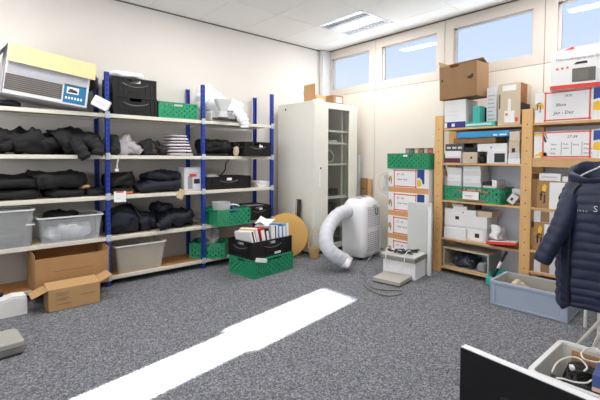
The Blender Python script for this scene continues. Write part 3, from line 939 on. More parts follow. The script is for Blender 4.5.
# small tags taped on the shelf fronts
def shelf_tag(px0, px1, py0, py1, label, m, extra=None, rz=0):
    a, c = atY(px0, py1, 4.215), atY(px1, py0, 4.215)
    w_, h_ = c.x - a.x, c.z - a.z
    t = T('shelf_tag', label, 'tag', ((a.x + c.x) / 2, 4.2135, (a.z + c.z) / 2), 0, None, (0, rz, 0))
    MB().box(-w_ / 2, w_ / 2, 0, .003, -h_ / 2, h_ / 2).build('card', m, t)
    if extra: extra(t, w_, h_)
    return t
shelf_tag(114, 126, 191, 202.5, 'white square card taped to the shelf edge under the black jackets', M_PAPER,
          lambda t, w_, h_: (MB().box(-w_ * .3, w_ * .3, -.001, 0, h_ * .36, h_ * .5).build('tape', M_RED, t), MB().box(-w_ * .25, w_ * .05, -.001, 0, -.02, -.012).build('ink', M_WHITE2, t)))
shelf_tag(178, 184, 189, 199, 'tan paper tag hanging crooked at the shelf edge below the printed carton', mat('tan_tag', (214, 192, 152), .8), None, R(24))
q = T('orange_scraper', 'orange handled scraper sticking out beside the white card', 'tool', (LX(128, 187), 4.243, ZS[2] + .004))
MB().tube([(-.05, 0, .014), (.05, -.01, .018)], .012, 8).build('handle', mat('orange_handle', (206, 122, 60), .6), q)
MB().box(-.075, -.045, -.012, .012, .006, .016, .002).build('blade', M_REDP, q)
# fourth shelf
soft('vest', 'navy quilted vest standing upright beside the post on the fourth shelf', 'clothing', (.36, .34, .30), (LX(125, 220), 4.43, ZS[1] + .001), 0, M_JNAVY, 81, 'dark garments on the blue rack', e=.6, wr=.12, sag=.25)
soft('puffer_jacket', 'navy puffer jacket lying low beside the upright vest on the fourth shelf', 'clothing', (.26, .32, .16), (LX(148, 220) + .01, 4.44, ZS[1] + .001), 0, M_JNAVY, 82, 'dark garments on the blue rack', ridge=.3, rk=50, wr=.22)
soft('puffer_jacket', 'navy puffer jacket heaped at the right of the fourth shelf, bay two', 'clothing', (.46, .34, .20), (LX(178, 215) + .02, 4.42, ZS[1] + .001), .1, M_JNAVY, 83, 'dark garments on the blue rack', [([(-.1, -.12, .12), (-.2, -.17, .07), (-.26, -.16, .04)], .06, .05)], ridge=.3, rk=45, wr=.25)
soft('folded_vest', 'navy folded vest lying on top of the right puffer heap', 'clothing', (.22, .22, .09), (LX(170, 203), 4.46, ZS[1] + .185), .3, M_JNAVY, 84, 'dark garments on the blue rack', wr=.3)
# bottom
x0, x1 = LX(112, 262, 4.19), LX(168, 252, 4.19)
hb = LZ(140, 245, 4.19) - ZS[0]
tub('storage_box', 'large cloudy storage box with yellowish clothes on the bottom shelf', x1 - x0 - .02, .40, hb, ((x0 + x1) / 2 + .025, 4.43, ZS[0] + .001), 0, M_CLEAR2, 'clear storage boxes on the blue rack', taper=.86)
for k, (dx, dy, dz, col, sd) in enumerate([(-.07, -.0, 0, (214, 190, 130), 85), (.13, -.0, 0, (196, 180, 116), 86), (.03, -.0, .1, (216, 176, 150), 87)]):
    soft('yellow_cloth', ('yellow folded cloth at the left inside the cloudy storage box', 'yellow-green folded cloth at the right inside the cloudy storage box', 'pinkish cloth on top inside the cloudy storage box')[k],
         'cloth', (.17 if k < 2 else .24, .20, .1), ((x0 + x1) / 2 + dx, 4.43 + dy, ZS[0] + .012 + dz), 0, mat('cloth_%d' % sd, col, .9, vary=.2, scale=20), sd, None, wr=.3)

# ================================================================== BAY THREE
# top: white printer under two stuffed white bags
a, c = LX(207, 120, 4.3), LX(238, 120, 4.3)
pr_ = T('printer', 'pale grey printer lying under the white bags on the top shelf', 'printer', ((a + c) / 2 + .02, 4.44, ZS[4] + .001))
MB().box(-.19, .19, -.15, .15, .012, .115, .012).build('body', M_GREYPL, pr_)
MB().box(-.17, .17, -.152, -.148, .02, .05).build('paper_slot', M_DGREY, pr_)
MB().box(-.18, .18, -.14, .14, .1155, .135, .006).build('lid', M_PLAST, pr_)
for s in (-1, 1):
    MB().box(s * .15 - .02, s * .15 + .02, -.12, .12, 0, .012).build('foot', M_BLACK, pr_)
register(pr_)
gb = T('grey_spout', 'light grey pleated nozzle pointing down between the white bags', 'nozzle', (LX(222, 112, 4.22), 4.20, ZS[4] + .05))
MB().loft([rrect(.05, .035, .015, 0), rrect(.045, .03, .015, .07), rrect(.11, .05, .03, .21)]).build('body', M_GREYPL, gb)
MB().loft([rrect(.06, .04, .015, -.02), rrect(.06, .04, .015, .0)]).build('collar', M_DGREY, gb)
register(gb)
soft('plastic_bag', 'large white stuffed plastic bag on top of the grey printer', 'bag', (.34, .32, .27), (a + .12, 4.46, ZS[4] + .14), .1, M_BAG, 91, 'white bags on the top shelf', e=.8, wr=.22, fq=6)
soft('plastic_bag', 'white crumpled bag hanging over the top shelf edge beside the printer', 'bag', (.30, .30, .30), (LX(236, 118) + .085, 4.42, ZS[4] + .002), 0, M_BAG, 92, 'white bags on the top shelf',
     [([(-.02, -.12, .12), (.0, -.2, .06), (.02, -.225, .0), (.02, -.235, -.07)], .07, .05)], e=.85, wr=.25, fq=6)
# second shelf
soft('black_jacket', 'black jackets heaped in a flat tray left of the crate on the second shelf', 'clothing', (.36, .32, .17), (2.415, 4.43, ZS[3] + .030), 0, M_JBLACK, 94, 'dark garments on the blue rack', wr=.35, fq=8)
ty = T('tray', 'flat black tray under the heaped black jackets', 'tray', (2.42, 4.45, ZS[3] + .001))
MB().loft([rrect(.18, .17, .02, 0), rrect(.19, .18, .02, .022)]).build('body', M_BLACKPL, ty)
a, c = LX(241, 147, 4.10), LX(277, 147, 4.10)
c4 = dup(c1, (2.905, 4.34, ZS[3] + .001), R(2), 'black folding crate beside the heaped jackets, jutting out from the second shelf')
c4.scale = (.93, 1, .95)
MB().box(.02, .075, -.187, -.184, .12, .145).build('sticker', M_PAPER, c4)
soft('beige_glove', 'small beige glove squeezed between the black heap and the crate', 'clothing', (.035, .08, .11), (2.648, 4.262, ZS[3] + .002), 0, M_STONE, 95)
# third shelf: shallow black crate with white things, papers
a, c = LX(206, 180, 4.2), LX(254, 180, 4.2)
crate('flat_crate', 'wide black crate holding a white device on the third shelf', c - a - .035, .36, .155, ((a + c) / 2 + .02, 4.46, ZS[2] + .001), 0, 'black', 'black folding crates', card=True)
wd_ = T('white_device', 'white rounded device lying on the wide black crate', 'device', (LX(215, 168) + .045, 4.42, ZS[2] + .016))
MB().loft([rrect(.10, .07, .03, 0), rrect(.11, .08, .03, .08), rrect(.09, .07, .03, .14), rrect(.05, .04, .02, .165)]).build('body', M_PLAST, wd_, True)
MB().box(-.04, .04, -.082, -.078, .06, .09).build('vent', M_GREYPL, wd_)
q = MB(); x_ = LX(222, 165, 4.38)
q.tube(smooth_path([(x_ - .02, 4.38, ZS[2] + .17), (x_ + .03, 4.36, ZS[2] + .23), (x_ + .05, 4.37, ZS[2] + .31), (x_ + .10, 4.38, ZS[2] + .36)], 6), .007, 8)
o = q.build('black_cable', M_CABLEB, None, True, (x_, 4.38, ZS[2] + .17)); tag(o, 'black cable rising from the white device to the shelf above', 'cable')
for k in range(3):
    o = MB().box(-.10, .10, -.13, .13, 0, .024, .004).build('paper_pack', M_PAPER); o.location = (LX(263, 182, 4.3), 4.40, ZS[2] + .001 + .025 * k); o.rotation_euler.z = R((2, -3, 5)[k])
    tag(o, 'white paper pack, %s of three beside the wide black crate' % ('bottom one', 'middle one', 'top one')[k], 'paper', 'paper packs on the third shelf')
# fourth shelf
a, c = LX(216, 222, 4.02), LX(247, 222, 4.02)
gl = crate('plastic_crate', 'green lattice crate with clear tub inside, jutting out from the fourth shelf', .44, .42, .19, (LX(226, 222, 4.2) + .02, 4.235, ZS[1] + .003), R(-3), 'green', 'green lattice crates')
ct = T('clear_tub', 'clear plastic tub standing in the green crate on the fourth shelf', 'tub', (LX(219, 205, 4.12) + .055, 4.16, ZS[1] + .018))
MB().loft([rrect(.07, .06, .02, 0), rrect(.09, .075, .02, .255), rrect(.095, .08, .02, .258), rrect(.087, .072, .02, .258), rrect(.067, .057, .02, .006)]).build('body', M_BAGC, ct)
soft('blue_bag', 'blue and white folded bag in the green crate on the fourth shelf', 'bag', (.15, .22, .19), (LX(236, 207, 4.2) - .03, 4.24, ZS[1] + .018), 0, mat('blue_cloth', (58, 84, 132), .7, vary=.3), 97)
q = MB(); x_ = LX(232, 205, 4.12) - .01
q.tube(smooth_path([(x_ - .045, 4.13, ZS[1] + .214), (x_ - .02, 4.12, ZS[1] + .235), (x_ + .05, 4.11, ZS[1] + .235), (x_ + .11, 4.12, ZS[1] + .214)], 6), .010, 8)
o = q.build('strap', M_PAPER, None, True, (x_, 4.12, ZS[1] + .21)); tag(o, 'white strap curved over the blue bag in the green crate', 'strap')
c3 = dup(c1, (2.955, 4.37, ZS[1] + .003), R(1), 'black folding crate filled with odds and ends at the right end of the fourth shelf')
c3.scale = (.84, .95, .95)
MB().box(.0, .06, -.187, -.184, .13, .158).build('sticker', M_PAPER, c3)
for k, (dx, dz, L2, rz, m) in enumerate([(-.09, .012, .13, .1, M_GREYPL), (.08, .012, .13, -.2, M_DGREY), (.0, .126, .26, .06, mat('grey_tool', (150, 148, 142), .5))]):
    o = MB().box(-L2 / 2, L2 / 2, -.07, .07, 0, .11 if k < 2 else .05, .012).build(('gadget', 'gadget', 'keyboard')[k], m)
    o.location = (2.955 + dx, 4.37, ZS[1] + .004 + dz); o.rotation_euler.z = rz
    tag(o, ('pale grey gadget at the left in the right-end black crate', 'dark grey gadget at the right in the right-end black crate', 'flat grey keyboard lying across the right-end black crate')[k], ('device', 'device', 'keyboard')[k])
# bottom: green crate with plastic bags
gb_ = crate('plastic_crate', 'green lattice crate with clear bags set askew on the bottom shelf behind the post', .42, .33, .18, (2.35, 4.37, ZS[0] + .003), R(-41), 'green', 'green lattice crates')
soft('clear_bag', 'clear crumpled plastic bags heaped over the low green crate', 'bag', (.18, .13, .25), (2.375, 4.39, ZS[0] + .018), R(-41), M_BAGC, 99, None, wr=.4, fq=10)

# ---- two crates on the carpet with ring binders
fc = Vector(((2.36 + 2.957) / 2 + .0, 3.72, 0)); frz = R(6)
crate('plastic_crate', 'green lattice crate on the carpet under the black binder crate', .60, .43, .205, (fc.x, fc.y, 0), frz, 'green', 'green lattice crates')
bc = (fc.x - .01, fc.y + .01, .206)
bcr = crate('folding_crate', 'black crate full of ring binders standing on the green carpet crate', .60, .42, .185, bc, frz, 'black', 'black folding crates')
MB().box(.02, .115, -.217, -.2135, .018, .042).build('sticker', M_PAPER, bcr)
wp_ = T('loose_sheet', 'white card sticking out between the green and black crates at the corner', 'paper', fc + Matrix.Rotation(frz, 3, 'Z') @ Vector((-.29, -.204, .19)), frz)
MB().box(-.005, .16, -.03, -.022, -.0, .045, .004, M=Matrix.Rotation(R(14), 4, 'Y')).build('body', M_PAPER, wp_)
def binder(k, dx, w_, h_, tiltd, m, lab, spine=True, kind='ring_binder', dd=0, dp=.27):
    Mx = Matrix.Rotation(frz, 4, 'Z')
    p = Vector(bc) + Mx @ Vector((dx, -.045 + dd, .034))
    t = T(kind, lab, 'binder' if kind == 'ring_binder' else 'folder', p, 0, 'files in the black carpet crate', (R(-6), R(tiltd), frz))
    if kind == 'ring_binder':
        q = MB()
        q.box(-w_ / 2, -w_ / 2 + .003, -.145, .14, 0, h_).box(w_ / 2 - .003, w_ / 2, -.145, .14, 0, h_).box(-w_ / 2, w_ / 2, -.148, -.145, 0, h_)
        q.build('cover', m, t)
        MB().box(-w_ / 2 + .005, w_ / 2 - .005, -.135, .12, .006, h_ - .012).build('sheets', M_PAPER, t)
        if spine: MB().box(-w_ / 2 + .008, w_ / 2 - .008, -.1495, -.148, h_ * .42, h_ * .9).build('spine_label', M_PAPER, t)
        MB().lathe([(.009, 0), (.009, .001)], M=Matrix.Translation((0, -.1485, h_ * .2)) @ Matrix.Rotation(PI / 2, 4, 'X'), seg=12).build('finger_hole', M_STEEL, t)
    else:
        MB().box(-w_ / 2, w_ / 2, -.14, .14, 0, h_, .003).build('cover', m, t)
        MB().box(-w_ / 2 + .002, w_ / 2 - .002, -.142, .13, .01, h_ + .006).build('sheets', M_PAPER, t)
    return t
M_BK = mat('binder_black', (36, 36, 40), .5); M_BR = mat('binder_red', (200, 52, 46), .5); M_BB = mat('binder_blue', (40, 118, 196), .5)
M_BN = mat('binder_navy', (34, 44, 84), .5); M_BW = mat('binder_white', (236, 236, 238), .5); M_BT = mat('binder_teal', (110, 180, 190), .5); M_FY = mat('folder_yellow', (246, 194, 84), .7)
binder(0, -.235, .026, .25, -10, M_BW, 'white thin folder leaning at the left end of the binder crate', kind='folder')
binder(1, -.195, .022, .25, -10, M_BK, 'black thin folder, second from the left in the binder crate', kind='folder')
binder(2, -.155, .040, .275, -10, M_FY, 'yellow folder stack leaning in the binder crate', kind='folder')
binder(3, -.088, .062, .275, -7, M_BR, 'red ring binder with white spine label beside the yellow folders')
binder(4, -.025, .050, .255, -6, M_BK, 'black ring binder with white spine label beside the red one')
binder(5, .038, .060, .275, 2, M_BW, 'white folder with crumpled sheets in the middle of the binder crate', kind='folder')
binder(6, .092, .036, .27, 4, M_BN, 'navy thin folder between the crumpled sheets and the blue binder', kind='folder')
binder(7, .143, .055, .285, 3, M_BB, 'bright blue ring binder with white spine label', True)
binder(8, .205, .052, .28, 3, M_BT, 'pale teal ring binder, second from the right', True)
binder(9, .262, .036, .28, 2, M_BW, 'white ring binder at the right end of the crate', True)
o = T('crumpled_sheet', 'white crumpled sheets sticking up above the binders', 'paper', Vector(bc) + Vector((.02, -.06, .345)), 0, None, (R(-8), R(-28), .1))
MB().loft([[(-.06, -.10, 0), (.07, -.12, .01), (.07, -.118, .012), (-.06, -.098, .003)], [(-.05, .0, .05), (.05, .0, .02), (.05, .002, .023), (-.05, .002, .053)], [(-.06, .1, .03), (.06, .1, .06), (.06, .102, .063), (-.06, .102, .033)]]).build('body', M_PAPER, o)

# ================================================================== round plywood disc, basket, bar, board by the cabinet
n_ = Vector((-.60, -.79, .12)).normalized()
dc = Vector((3.23, 3.98, .297))
dt = T('wooden_disc', 'round plywood table top leaning on edge behind the crates beside the cabinet', 'board', (dc.x, dc.y, 0))
Mq = Matrix.Translation((0, 0, dc.z)) @ n_.to_track_quat('Z', 'Y').to_matrix().to_4x4()
MB().lathe([(.28, -.011), (.285, -.009), (.285, .009), (.28, .011)], seg=64, M=Mq).build('body', M_WOODD, dt)
q = MB()
random.seed(4)
for k in range(9):
    a_ = random.uniform(-1.2, 1.6); r_ = random.uniform(.05, .25)
    q.lathe([(.004, .0112), (.004, .0125)], c=(r_ * math.cos(a_), r_ * math.sin(a_), 0), seg=8, M=Mq)
q.build('screw_holes', M_HOLE, dt)
bk = T('basket', 'small wicker basket with a tall thin handle at the foot of the cabinet', 'basket', (3.52, 3.755, 0))
MB().lathe([(.055, 0), (.06, .01), (.072, .10), (.078, .13), (.07, .13), (.05, .012)], seg=28).build('body', M_WICK, bk)
hp = [(.072 * math.cos(t_ * PI / 12) * (1), .0, .12 + .28 * math.sin(t_ * PI / 12)) for t_ in range(13)]
MB().tube([Matrix.Rotation(-.7, 3, 'Z') @ Vector(p) for p in hp], .006, 8).build('handle', mat('cane_pale', (226, 206, 164), .7), bk)
br = T('black_bar', 'black flat bar leaning upright against the cabinet side behind the disc', 'bar', (3.47, 4.06, 0), 0, None, (R(-3), R(2), -.9))
MB().box(-.035, .035, -.012, .012, 0, .74, .003).build('body', M_BLACK, br)
MB().box(-.027, -.018, -.0135, -.0122, .4, .73).build('edge_strip', M_GREYPL, br)
cb = T('cream_board', 'cream board standing on the carpet behind the plywood disc', 'board', (3.42, 4.22, 0), R(-4))
MB().box(-.13, .13, -.012, .012, 0, .52, .003).build('body', mat('cream_board', (226, 216, 192), .7), cb)

# ================================================================== SERVER CABINET
cx0, cx1, cy0, cy1 = 3.575, 4.43, 3.824, 4.60
CT = 2.06
cab = T('server_cabinet', 'tall cream metal server cabinet with a narrow glass door in the room corner', 'cabinet', ((cx0 + cx1) / 2, (cy0 + cy1) / 2, 0))
W2, D2 = (cx1 - cx0) / 2, (cy1 - cy0) / 2
MB().box(-W2 + .02, W2 - .02, -D2 + .02, D2 - .02, 0, .06).build('plinth', M_DGREY, cab)
MB().box(-W2, -W2 + .02, -D2 + .03, D2, .03, CT - .02, .004).build('side_panel', M_CAB, cab)
MB().box(W2 - .02, W2, -D2 + .03, D2, .03, CT - .02, .004).build('side_panel', M_CAB, cab)
MB().box(-W2 + .02, W2 - .02, D2 - .02, D2, .06, CT - .02).build('back_panel', M_CAB, cab)
MB().box(-W2, W2, -D2 + .03, D2, CT - .02, CT, .006).build('top_panel', M_CAB, cab)
MB().box(-W2 + .02, W2 - .02, -D2 + .03, D2 - .02, .06, .09).build('floor_panel', M_CABIN, cab)
lk = MB().lathe([(.014, 0), (.014, .006)], M=Matrix.Translation((-W2, .21, CT - .075)) @ Matrix.Rotation(-PI / 2, 4, 'Y'), seg=14).build('side_lock', M_BLACK, cab)
# door
gx0, gx1 = LX(328, 180, cy0) - (cx0 + cx1) / 2, LX(349, 180, cy0) - (cx0 + cx1) / 2
gz0, gz1 = .12, LZ(338, 109.5, cy0)
q = MB()
q.box(-W2, gx0, -D2, -D2 + .028, .05, CT - .005, .004).box(gx1, W2, -D2, -D2 + .028, .05, CT - .005, .004)
q.box(gx0 - .003, gx1 + .003, -D2 + .001, -D2 + .027, .05, gz0).box(gx0 - .003, gx1 + .003, -D2 + .001, -D2 + .027, gz1, CT - .006)
door = q.build('door', M_CAB, cab)
MB().box(gx0, gx1, -D2 + .012, -D2 + .016, gz0, gz1).build('door_glass', M_GLASSD, door)
hz = LZ(319, 167, cy0), LZ(319, 186, cy0); hx_ = LX(319.5, 176, cy0) - (cx0 + cx1) / 2
MB().box(hx_ - .016, hx_ + .016, -D2 - .022, -D2, hz[1] - .02, hz[0], .006).build('handle', M_PLAST, door)
MB().box(hx_ - .012, hx_ + .012, -D2 - .024, -D2 - .02, hz[0] - .03, hz[0] - .005, .002).build('handle_button', M_BLACK, door)
for x in (gx0 + .02, gx1 - .02, W2 - .1):
    MB().box(x - .012, x + .012, -D2 + .12, -D2 + .14, .09, CT - .03).build('rail', M_CAB, cab)
shz = [LZ(338, 131, cy0 + .1), LZ(338, 142.5, cy0 + .1), LZ(338, 163.5, cy0 + .1), LZ(338, 196, cy0 + .1), .35]
for z in shz:
    MB().box(-W2 + .03, W2 - .03, -D2 + .06, D2 - .05, z - .025, z).build('inner_shelf', M_CAB, cab)
CO = Vector(((cx0 + cx1) / 2, (cy0 + cy1) / 2, 0))
def coil(label, x, y, z, r, n, m, upright=False):
    q = MB(); pts = []
    for k in range(n * 20):
        a_ = 2 * PI * k / 20; rr = r * (1 + .06 * math.sin(k * .77))
        if upright: pts.append((rr * math.cos(a_), .012 * math.sin(k * .31), r + .007 + rr * math.sin(a_)))
        else: pts.append((rr * math.cos(a_), rr * .7 * math.sin(a_), .007 + .004 * (k / 20)))
    q.tube(pts, .006, 6)
    o = q.build('cable_coil', m, None, True); o.location = (x, y, z)
    return tag(o, label, 'cable')
xm = (gx0 + gx1) / 2 + CO.x
coil('loose white cable coil on the upper shelf behind the cabinet glass', xm + .03, cy0 + .24, shz[1] + .001, .13, 6, M_CABLEW)
coil('round white cable ring standing on the middle shelf behind the cabinet glass', xm - .03, cy0 + .16, shz[2] + .016, .08, 4, M_CABLEW, True)
for k, (z, h_, lab) in enumerate([(shz[3], .10, 'dark switch box on the lower shelf behind the cabinet glass'), (shz[4], .3, 'black device box at the bottom behind the cabinet glass')]):
    o = MB().box(-.15, .15, -.12, .12, 0, h_, .006).build('device_box', M_BLACKPL); o.location = (xm, cy0 + .28, z + .001); tag(o, lab, 'device')
# on top
oc2 = open_carton('small_carton', 'small tan cardboard box with one raised flap on top of the cabinet', (.22, .24, .125), (LX(321, 95, cy0 + .3) - .04, cy0 + .38, CT + .001), R(0), M_CARD2, {'-x': (0, .16), '+y': (10, .08)})
sq = carton('square_carton', 'small square brown carton with white label on top of the cabinet', 'box', (.20, .18, .13), (LX(332, 95, cy0 + .2) + .04, cy0 + .20, CT + .001), R(0), M_KRAFT)
deco(sq, (.20, .18, .13), '-y', .25, .85, .25, .8, 'label_sheet', M_PAPER); deco(sq, (.20, .18, .13), '-y', .02, .98, .85, .98, 'tape', mat('tape_orange', (190, 112, 60), .5))
wl = T('plastic_dish', 'white flat rounded cap lying on the cabinet edge', 'dish', (LX(319, 99, cy0 + .1), cy0 + .12, CT + .001))
MB().lathe([(.085, 0), (.088, .01), (.07, .03), (.03, .042), (.004, .045)], seg=28).build('body', M_PLAST, wl, True)

# ================================================================== PORTABLE AIR CONDITIONER
aw, adp, ah = .45, .36, .79
ac = T('air_conditioner', 'white portable air conditioner with grille and thick exhaust hose in front of the cabinet', 'air conditioner', (4.045, 3.41, 0), R(9))
rings = [rrect(aw / 2 - .03, adp / 2 - .03, .06, .03), rrect(aw / 2 - .005, adp / 2 - .005, .07, .05), rrect(aw / 2, adp / 2, .07, .2), rrect(aw / 2, adp / 2, .075, .62), rrect(aw / 2 - .012, adp / 2 - .015, .08, .70),
         rrect(aw / 2 - .05, adp / 2 - .05, .08, .765), rrect(aw / 2 - .10, adp / 2 - .10, .06, ah)]
MB().loft([[Vector(p) for p in r] for r in rings]).build('housing', M_PLAST, ac, True)
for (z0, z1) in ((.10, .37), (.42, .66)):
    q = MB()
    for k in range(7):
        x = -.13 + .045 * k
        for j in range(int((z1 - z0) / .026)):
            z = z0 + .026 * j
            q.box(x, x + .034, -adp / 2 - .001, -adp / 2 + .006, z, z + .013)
    q.build('grille', mat('grille_shade', (176, 178, 188), .6), ac)  # grey boxes paint the shade in the grille slots
q = MB()
for (z0, z1) in ((.085, .385), (.405, .675)):
    q.box(-.155, -.147, -adp / 2 - .004, -adp / 2 + .006, z0, z1).box(.19, .198, -adp / 2 - .004, -adp / 2 + .006, z0, z1)
    q.box(-.155, .198, -adp / 2 - .004, -adp / 2 + .006, z0, z0 + .008).box(-.155, .198, -adp / 2 - .004, -adp / 2 + .006, z1 - .008, z1)
q.build('grille_frame', M_PLAST, ac)
for sx in (-1, 1):
    for sy in (-1, 1):
        MB().lathe([(.02, 0), (.024, .012), (.02, .035)], c=(sx * .15, sy * .10, 0), seg=12).build('caster', M_BLACK, ac)
MB().box(-.15, .15, -.08, .08, ah - .003, ah + .006, .003).build('control_panel', M_GREYPL, ac)
iv = ac.matrix_world.inverted() if False else (Matrix.Translation((4.045, 3.41, 0)) @ Matrix.Rotation(R(9), 4, 'Z')).inverted()
hpts = [atY(366, 213, 3.42), atY(352, 211, 3.44), atY(341, 213, 3.42), atY(331.5, 222, 3.36), atY(326, 235, 3.26), atY(328, 248, 3.18), atY(336, 256, 3.12), atY(345, 261, 3.08)]
hpts = [Vector(p) for p in hpts]
hp = smooth_path(hpts, 9)
rr = []
for i in range(len(hp)): rr.append(.084 + .004 * math.sin(i * 1.75))
MB().tube([iv @ p for p in hp], rr, 20).build('exhaust_hose', mat('hose_white', (204, 207, 216), .55, vary=.03), ac, True)
MB().tube([iv @ p for p in (Vector(hp[0]) + Vector((.03, 0, 0)), hp[3])], [.10, .098], 20).build('hose_collar', M_PLAST, ac, True)
e1 = Vector((.42, -.62, -.30)).normalized()
pe = hp[-1] + Vector((0, 0, .0))
q = MB(); side = e1.cross(Vector((0, 0, 1))).normalized(); upv = side.cross(e1)
def ringn(c, a, b_): return [iv @ (c + side * (a * math.cos(2 * PI * k / 20)) + upv * (b_ * math.sin(2 * PI * k / 20))) for k in range(20)]
q.loft([ringn(pe - e1 * .02, .088, .084), ringn(pe + e1 * .03, .11, .07), ringn(pe + e1 * .07, .135, .062), ringn(pe + e1 * .07, .127, .054), ringn(pe + e1 * .01, .09, .045)])
q.build('hose_nozzle', M_PLAST, ac, True)
MB().loft([ringn(pe + e1 * .045, .115, .05), ringn(pe + e1 * .047, .115, .05)]).build('nozzle_shade', M_DGREY, ac)  # dark disc paints the shade inside the nozzle opening
cbp = [(-.06, .05, ah + .012), (-.04, -.06, ah + .010), (.02, -.125, .73), (.035, -.186, .66), (.05, -.19, .58), (.08, -.19, .565), (.10, -.19, .59), (.09, -.185, .66), (.05, -.12, .735), (-.01, -.05, ah + .014), (-.03, .04, ah + .012)]
MB().tube(smooth_path(cbp, 6), .006, 8).build('power_cable', M_CABLEG, ac, True)

# boards standing in the corner between cabinet and window wall
def board(name, label, px0, px1, ytop, X, th_, m, cat='board', rz=0):
    a, c = atX(px0, ytop, X), atX(px1, ytop, X)
    t = T(name, label, cat, (X, (a.y + c.y) / 2, 0), rz)
    MB().box(0, th_, -abs(a.y - c.y) / 2, abs(a.y - c.y) / 2, 0, a.z, .003).build('body', m, t)
    return t, a, c
t, a, c = board('plywood_board', 'brown wooden panel standing behind the air conditioner at the wall', 360.5, 366.5, 178, 4.60, .03, M_KRAFT)
MB().box(-.002, 0, -.03, .03, a.z - .16, a.z - .15).build('groove', M_HOLE, t)
board('plywood_board', 'narrow tan wooden panel standing at the right of the brown one', 367.5, 371, 179, 4.60, .03, M_TAPE)
board('white_strip', 'tall white strip with dark edge standing between the cabinet and the brown panel', 356.5, 359.5, 155, 4.60, .02, M_PLAST)
board('dark_strip', 'thin dark blue strip standing at the cabinet side by the white strip', 354.5, 356, 158, 4.61, .02, mat('dark_bluegrey', (60, 68, 92), .5))

# pedestal fan half hidden by the archive boxes
fp = Vector((4.43, 3.25, 0))
fan = T('pedestal_fan', 'pale pedestal fan half hidden between the air conditioner and the archive boxes', 'fan', fp, R(-52))
MB().lathe([(.14, 0), (.14, .012), (.12, .03), (.03, .045)], seg=28).build('base', M_GREYPL, fan)
MB().tube([(0, 0, .04), (0, 0, .90)], .014, 12).build('pole', M_GREYPL, fan)
MB().tube([(0, .06, .97), (0, -.03, .97)], [.045, .055], 16).build('motor', M_GREYPL, fan)
fz = .97
q = MB()
for yy, rr_ in ((-.03, .145), (-.06, .15), (-.09, .145)):
    q.tube([(rr_ * math.cos(2 * PI * k / 32), yy, fz + rr_ * math.sin(2 * PI * k / 32)) for k in range(32)], .004, 6, closed=True)
for k in range(26):
    a_ = 2 * PI * k / 26
    q.tube([(.03 * math.cos(a_), -.115, fz + .03 * math.sin(a_)), (  .10 * math.cos(a_), -.11, fz + .10 * math.sin(a_)), (.15 * math.cos(a_), -.06, fz + .15 * math.sin(a_))], .0016, 5)
    q.tube([(.05 * math.cos(a_), -.02, fz + .05 * math.sin(a_)), (.15 * math.cos(a_), -.06, fz + .15 * math.sin(a_))], .0016, 5)
q.build('cage', M_GREYPL, fan)
for k in range(3):
    a0 = 2 * PI * k / 3
    pts = [(.03, -.3), (.08, -.45), (.125, -.35), (.13, .1), (.09, .35), (.035, .2)]
    MB().prism([(r_ * math.cos(a0 + t_), -.065 - .02 * t_, fz + r_ * math.sin(a0 + t_)) for r_, t_ in pts], (0, .003, 0)).build('blade', mat('fan_blade', (198, 206, 206), .4), fan)

# ================================================================== ARCHIVE BOX STACK
M_JB = mat('print_brown', (214, 160, 108), .8, vary=.06)
def sheet_box(name, label, dims, loc, face, su, sv, group, notes=(), fj=True, right=True, rz=0, brown=.22, m=M_WHITE, bluetop=True):
    """moving box with a white printed body, a taped paper sheet and coloured print left and right of it"""
    t = carton(name, label, 'box', dims, loc, rz, m, group)
    if brown: deco(t, dims, face, 0.001, .999, 0.0, brown, 'brown_band', M_JB, .001)
    if fj:
        M_, wd = face_mat(dims, face)
        deco_poly(t, dims, face, [(.0, .62), (.06, .70), (.10, .58), (.10, .44), (.05, .48), (.0, .42)], 'yellow_print', M_YEL, .0009)
        deco_text(t, dims, face, .015, .42, dims[2] * .36, 'fj', M_DBLUE, 'printed_letters', lift=.0012)
    if right:
        deco_poly(t, dims, face, [(su[1] + .03, .98), (su[1] + .03, .62), (su[1] + .08, .66), (su[1] + .14, .55), (su[1] + .16, .4), (min(1, su[1] + .2), .4), (min(1, su[1] + .2), .98)], 'blue_print', M_DBLUE, .0009)
        deco_poly(t, dims, face, [(su[1] + .03, .30), (su[1] + .03, .52), (su[1] + .07, .58), (su[1] + .12, .50), (su[1] + .14, .36), (su[1] + .10, .28)], 'yellow_print', M_YEL, .0011)
    deco(t, dims, face, su[0], su[1], sv[0], sv[1], 'paper_sheet', M_PAPER, .0018)
    frame_tape(t, dims, face, su[0], su[1], sv[0], sv[1])
    for u, v, sz, txt in notes: deco_text(t, dims, face, u, v, sz, txt, M_INK, 'handwriting', .25, .0022)
    return t
AX = 4.14
ya, yb = atX(388.5, 190, AX).y, 2.478
AW, AH = ya - yb, .293
for k in range(4):
    sheet_box('archive_box', ('white and brown archive box at the bottom of the stack, behind the scale', 'white and brown archive box, second from the bottom of the stack', 'white and brown archive box with taped sheet, third from the bottom of the stack', 'white and brown archive box at the top of the stack under the green crate')[k],
              (.36, AW, AH), (AX + .18 + .004 * (k % 2), (ya + yb) / 2 + .006 * (k % 2), AH * k + .001 * k), '-x', (.16, .70), (.26, .92), 'archive boxes stacked beside the wooden rack',
              [(.22, .72, .035, '27 - 34'), (.24, .52, .03, 'Hose  Rock')])
zt = AH * 4 + .005
acr = crate('plastic_crate', 'green lattice crate with picture cards on top of the archive boxes', .36, AW + .02, .185, (AX + .165, (ya + yb) / 2, zt), 0, 'green', 'green lattice crates', )
MB().box(-.1865, -.184, .0, .06, .145, .167).build('sticker', M_PAPER, acr)
pcs = [(112, 108, 112), (70, 66, 70), (176, 150, 120), (120, 66, 60), (150, 140, 130), (182, 60, 56)]
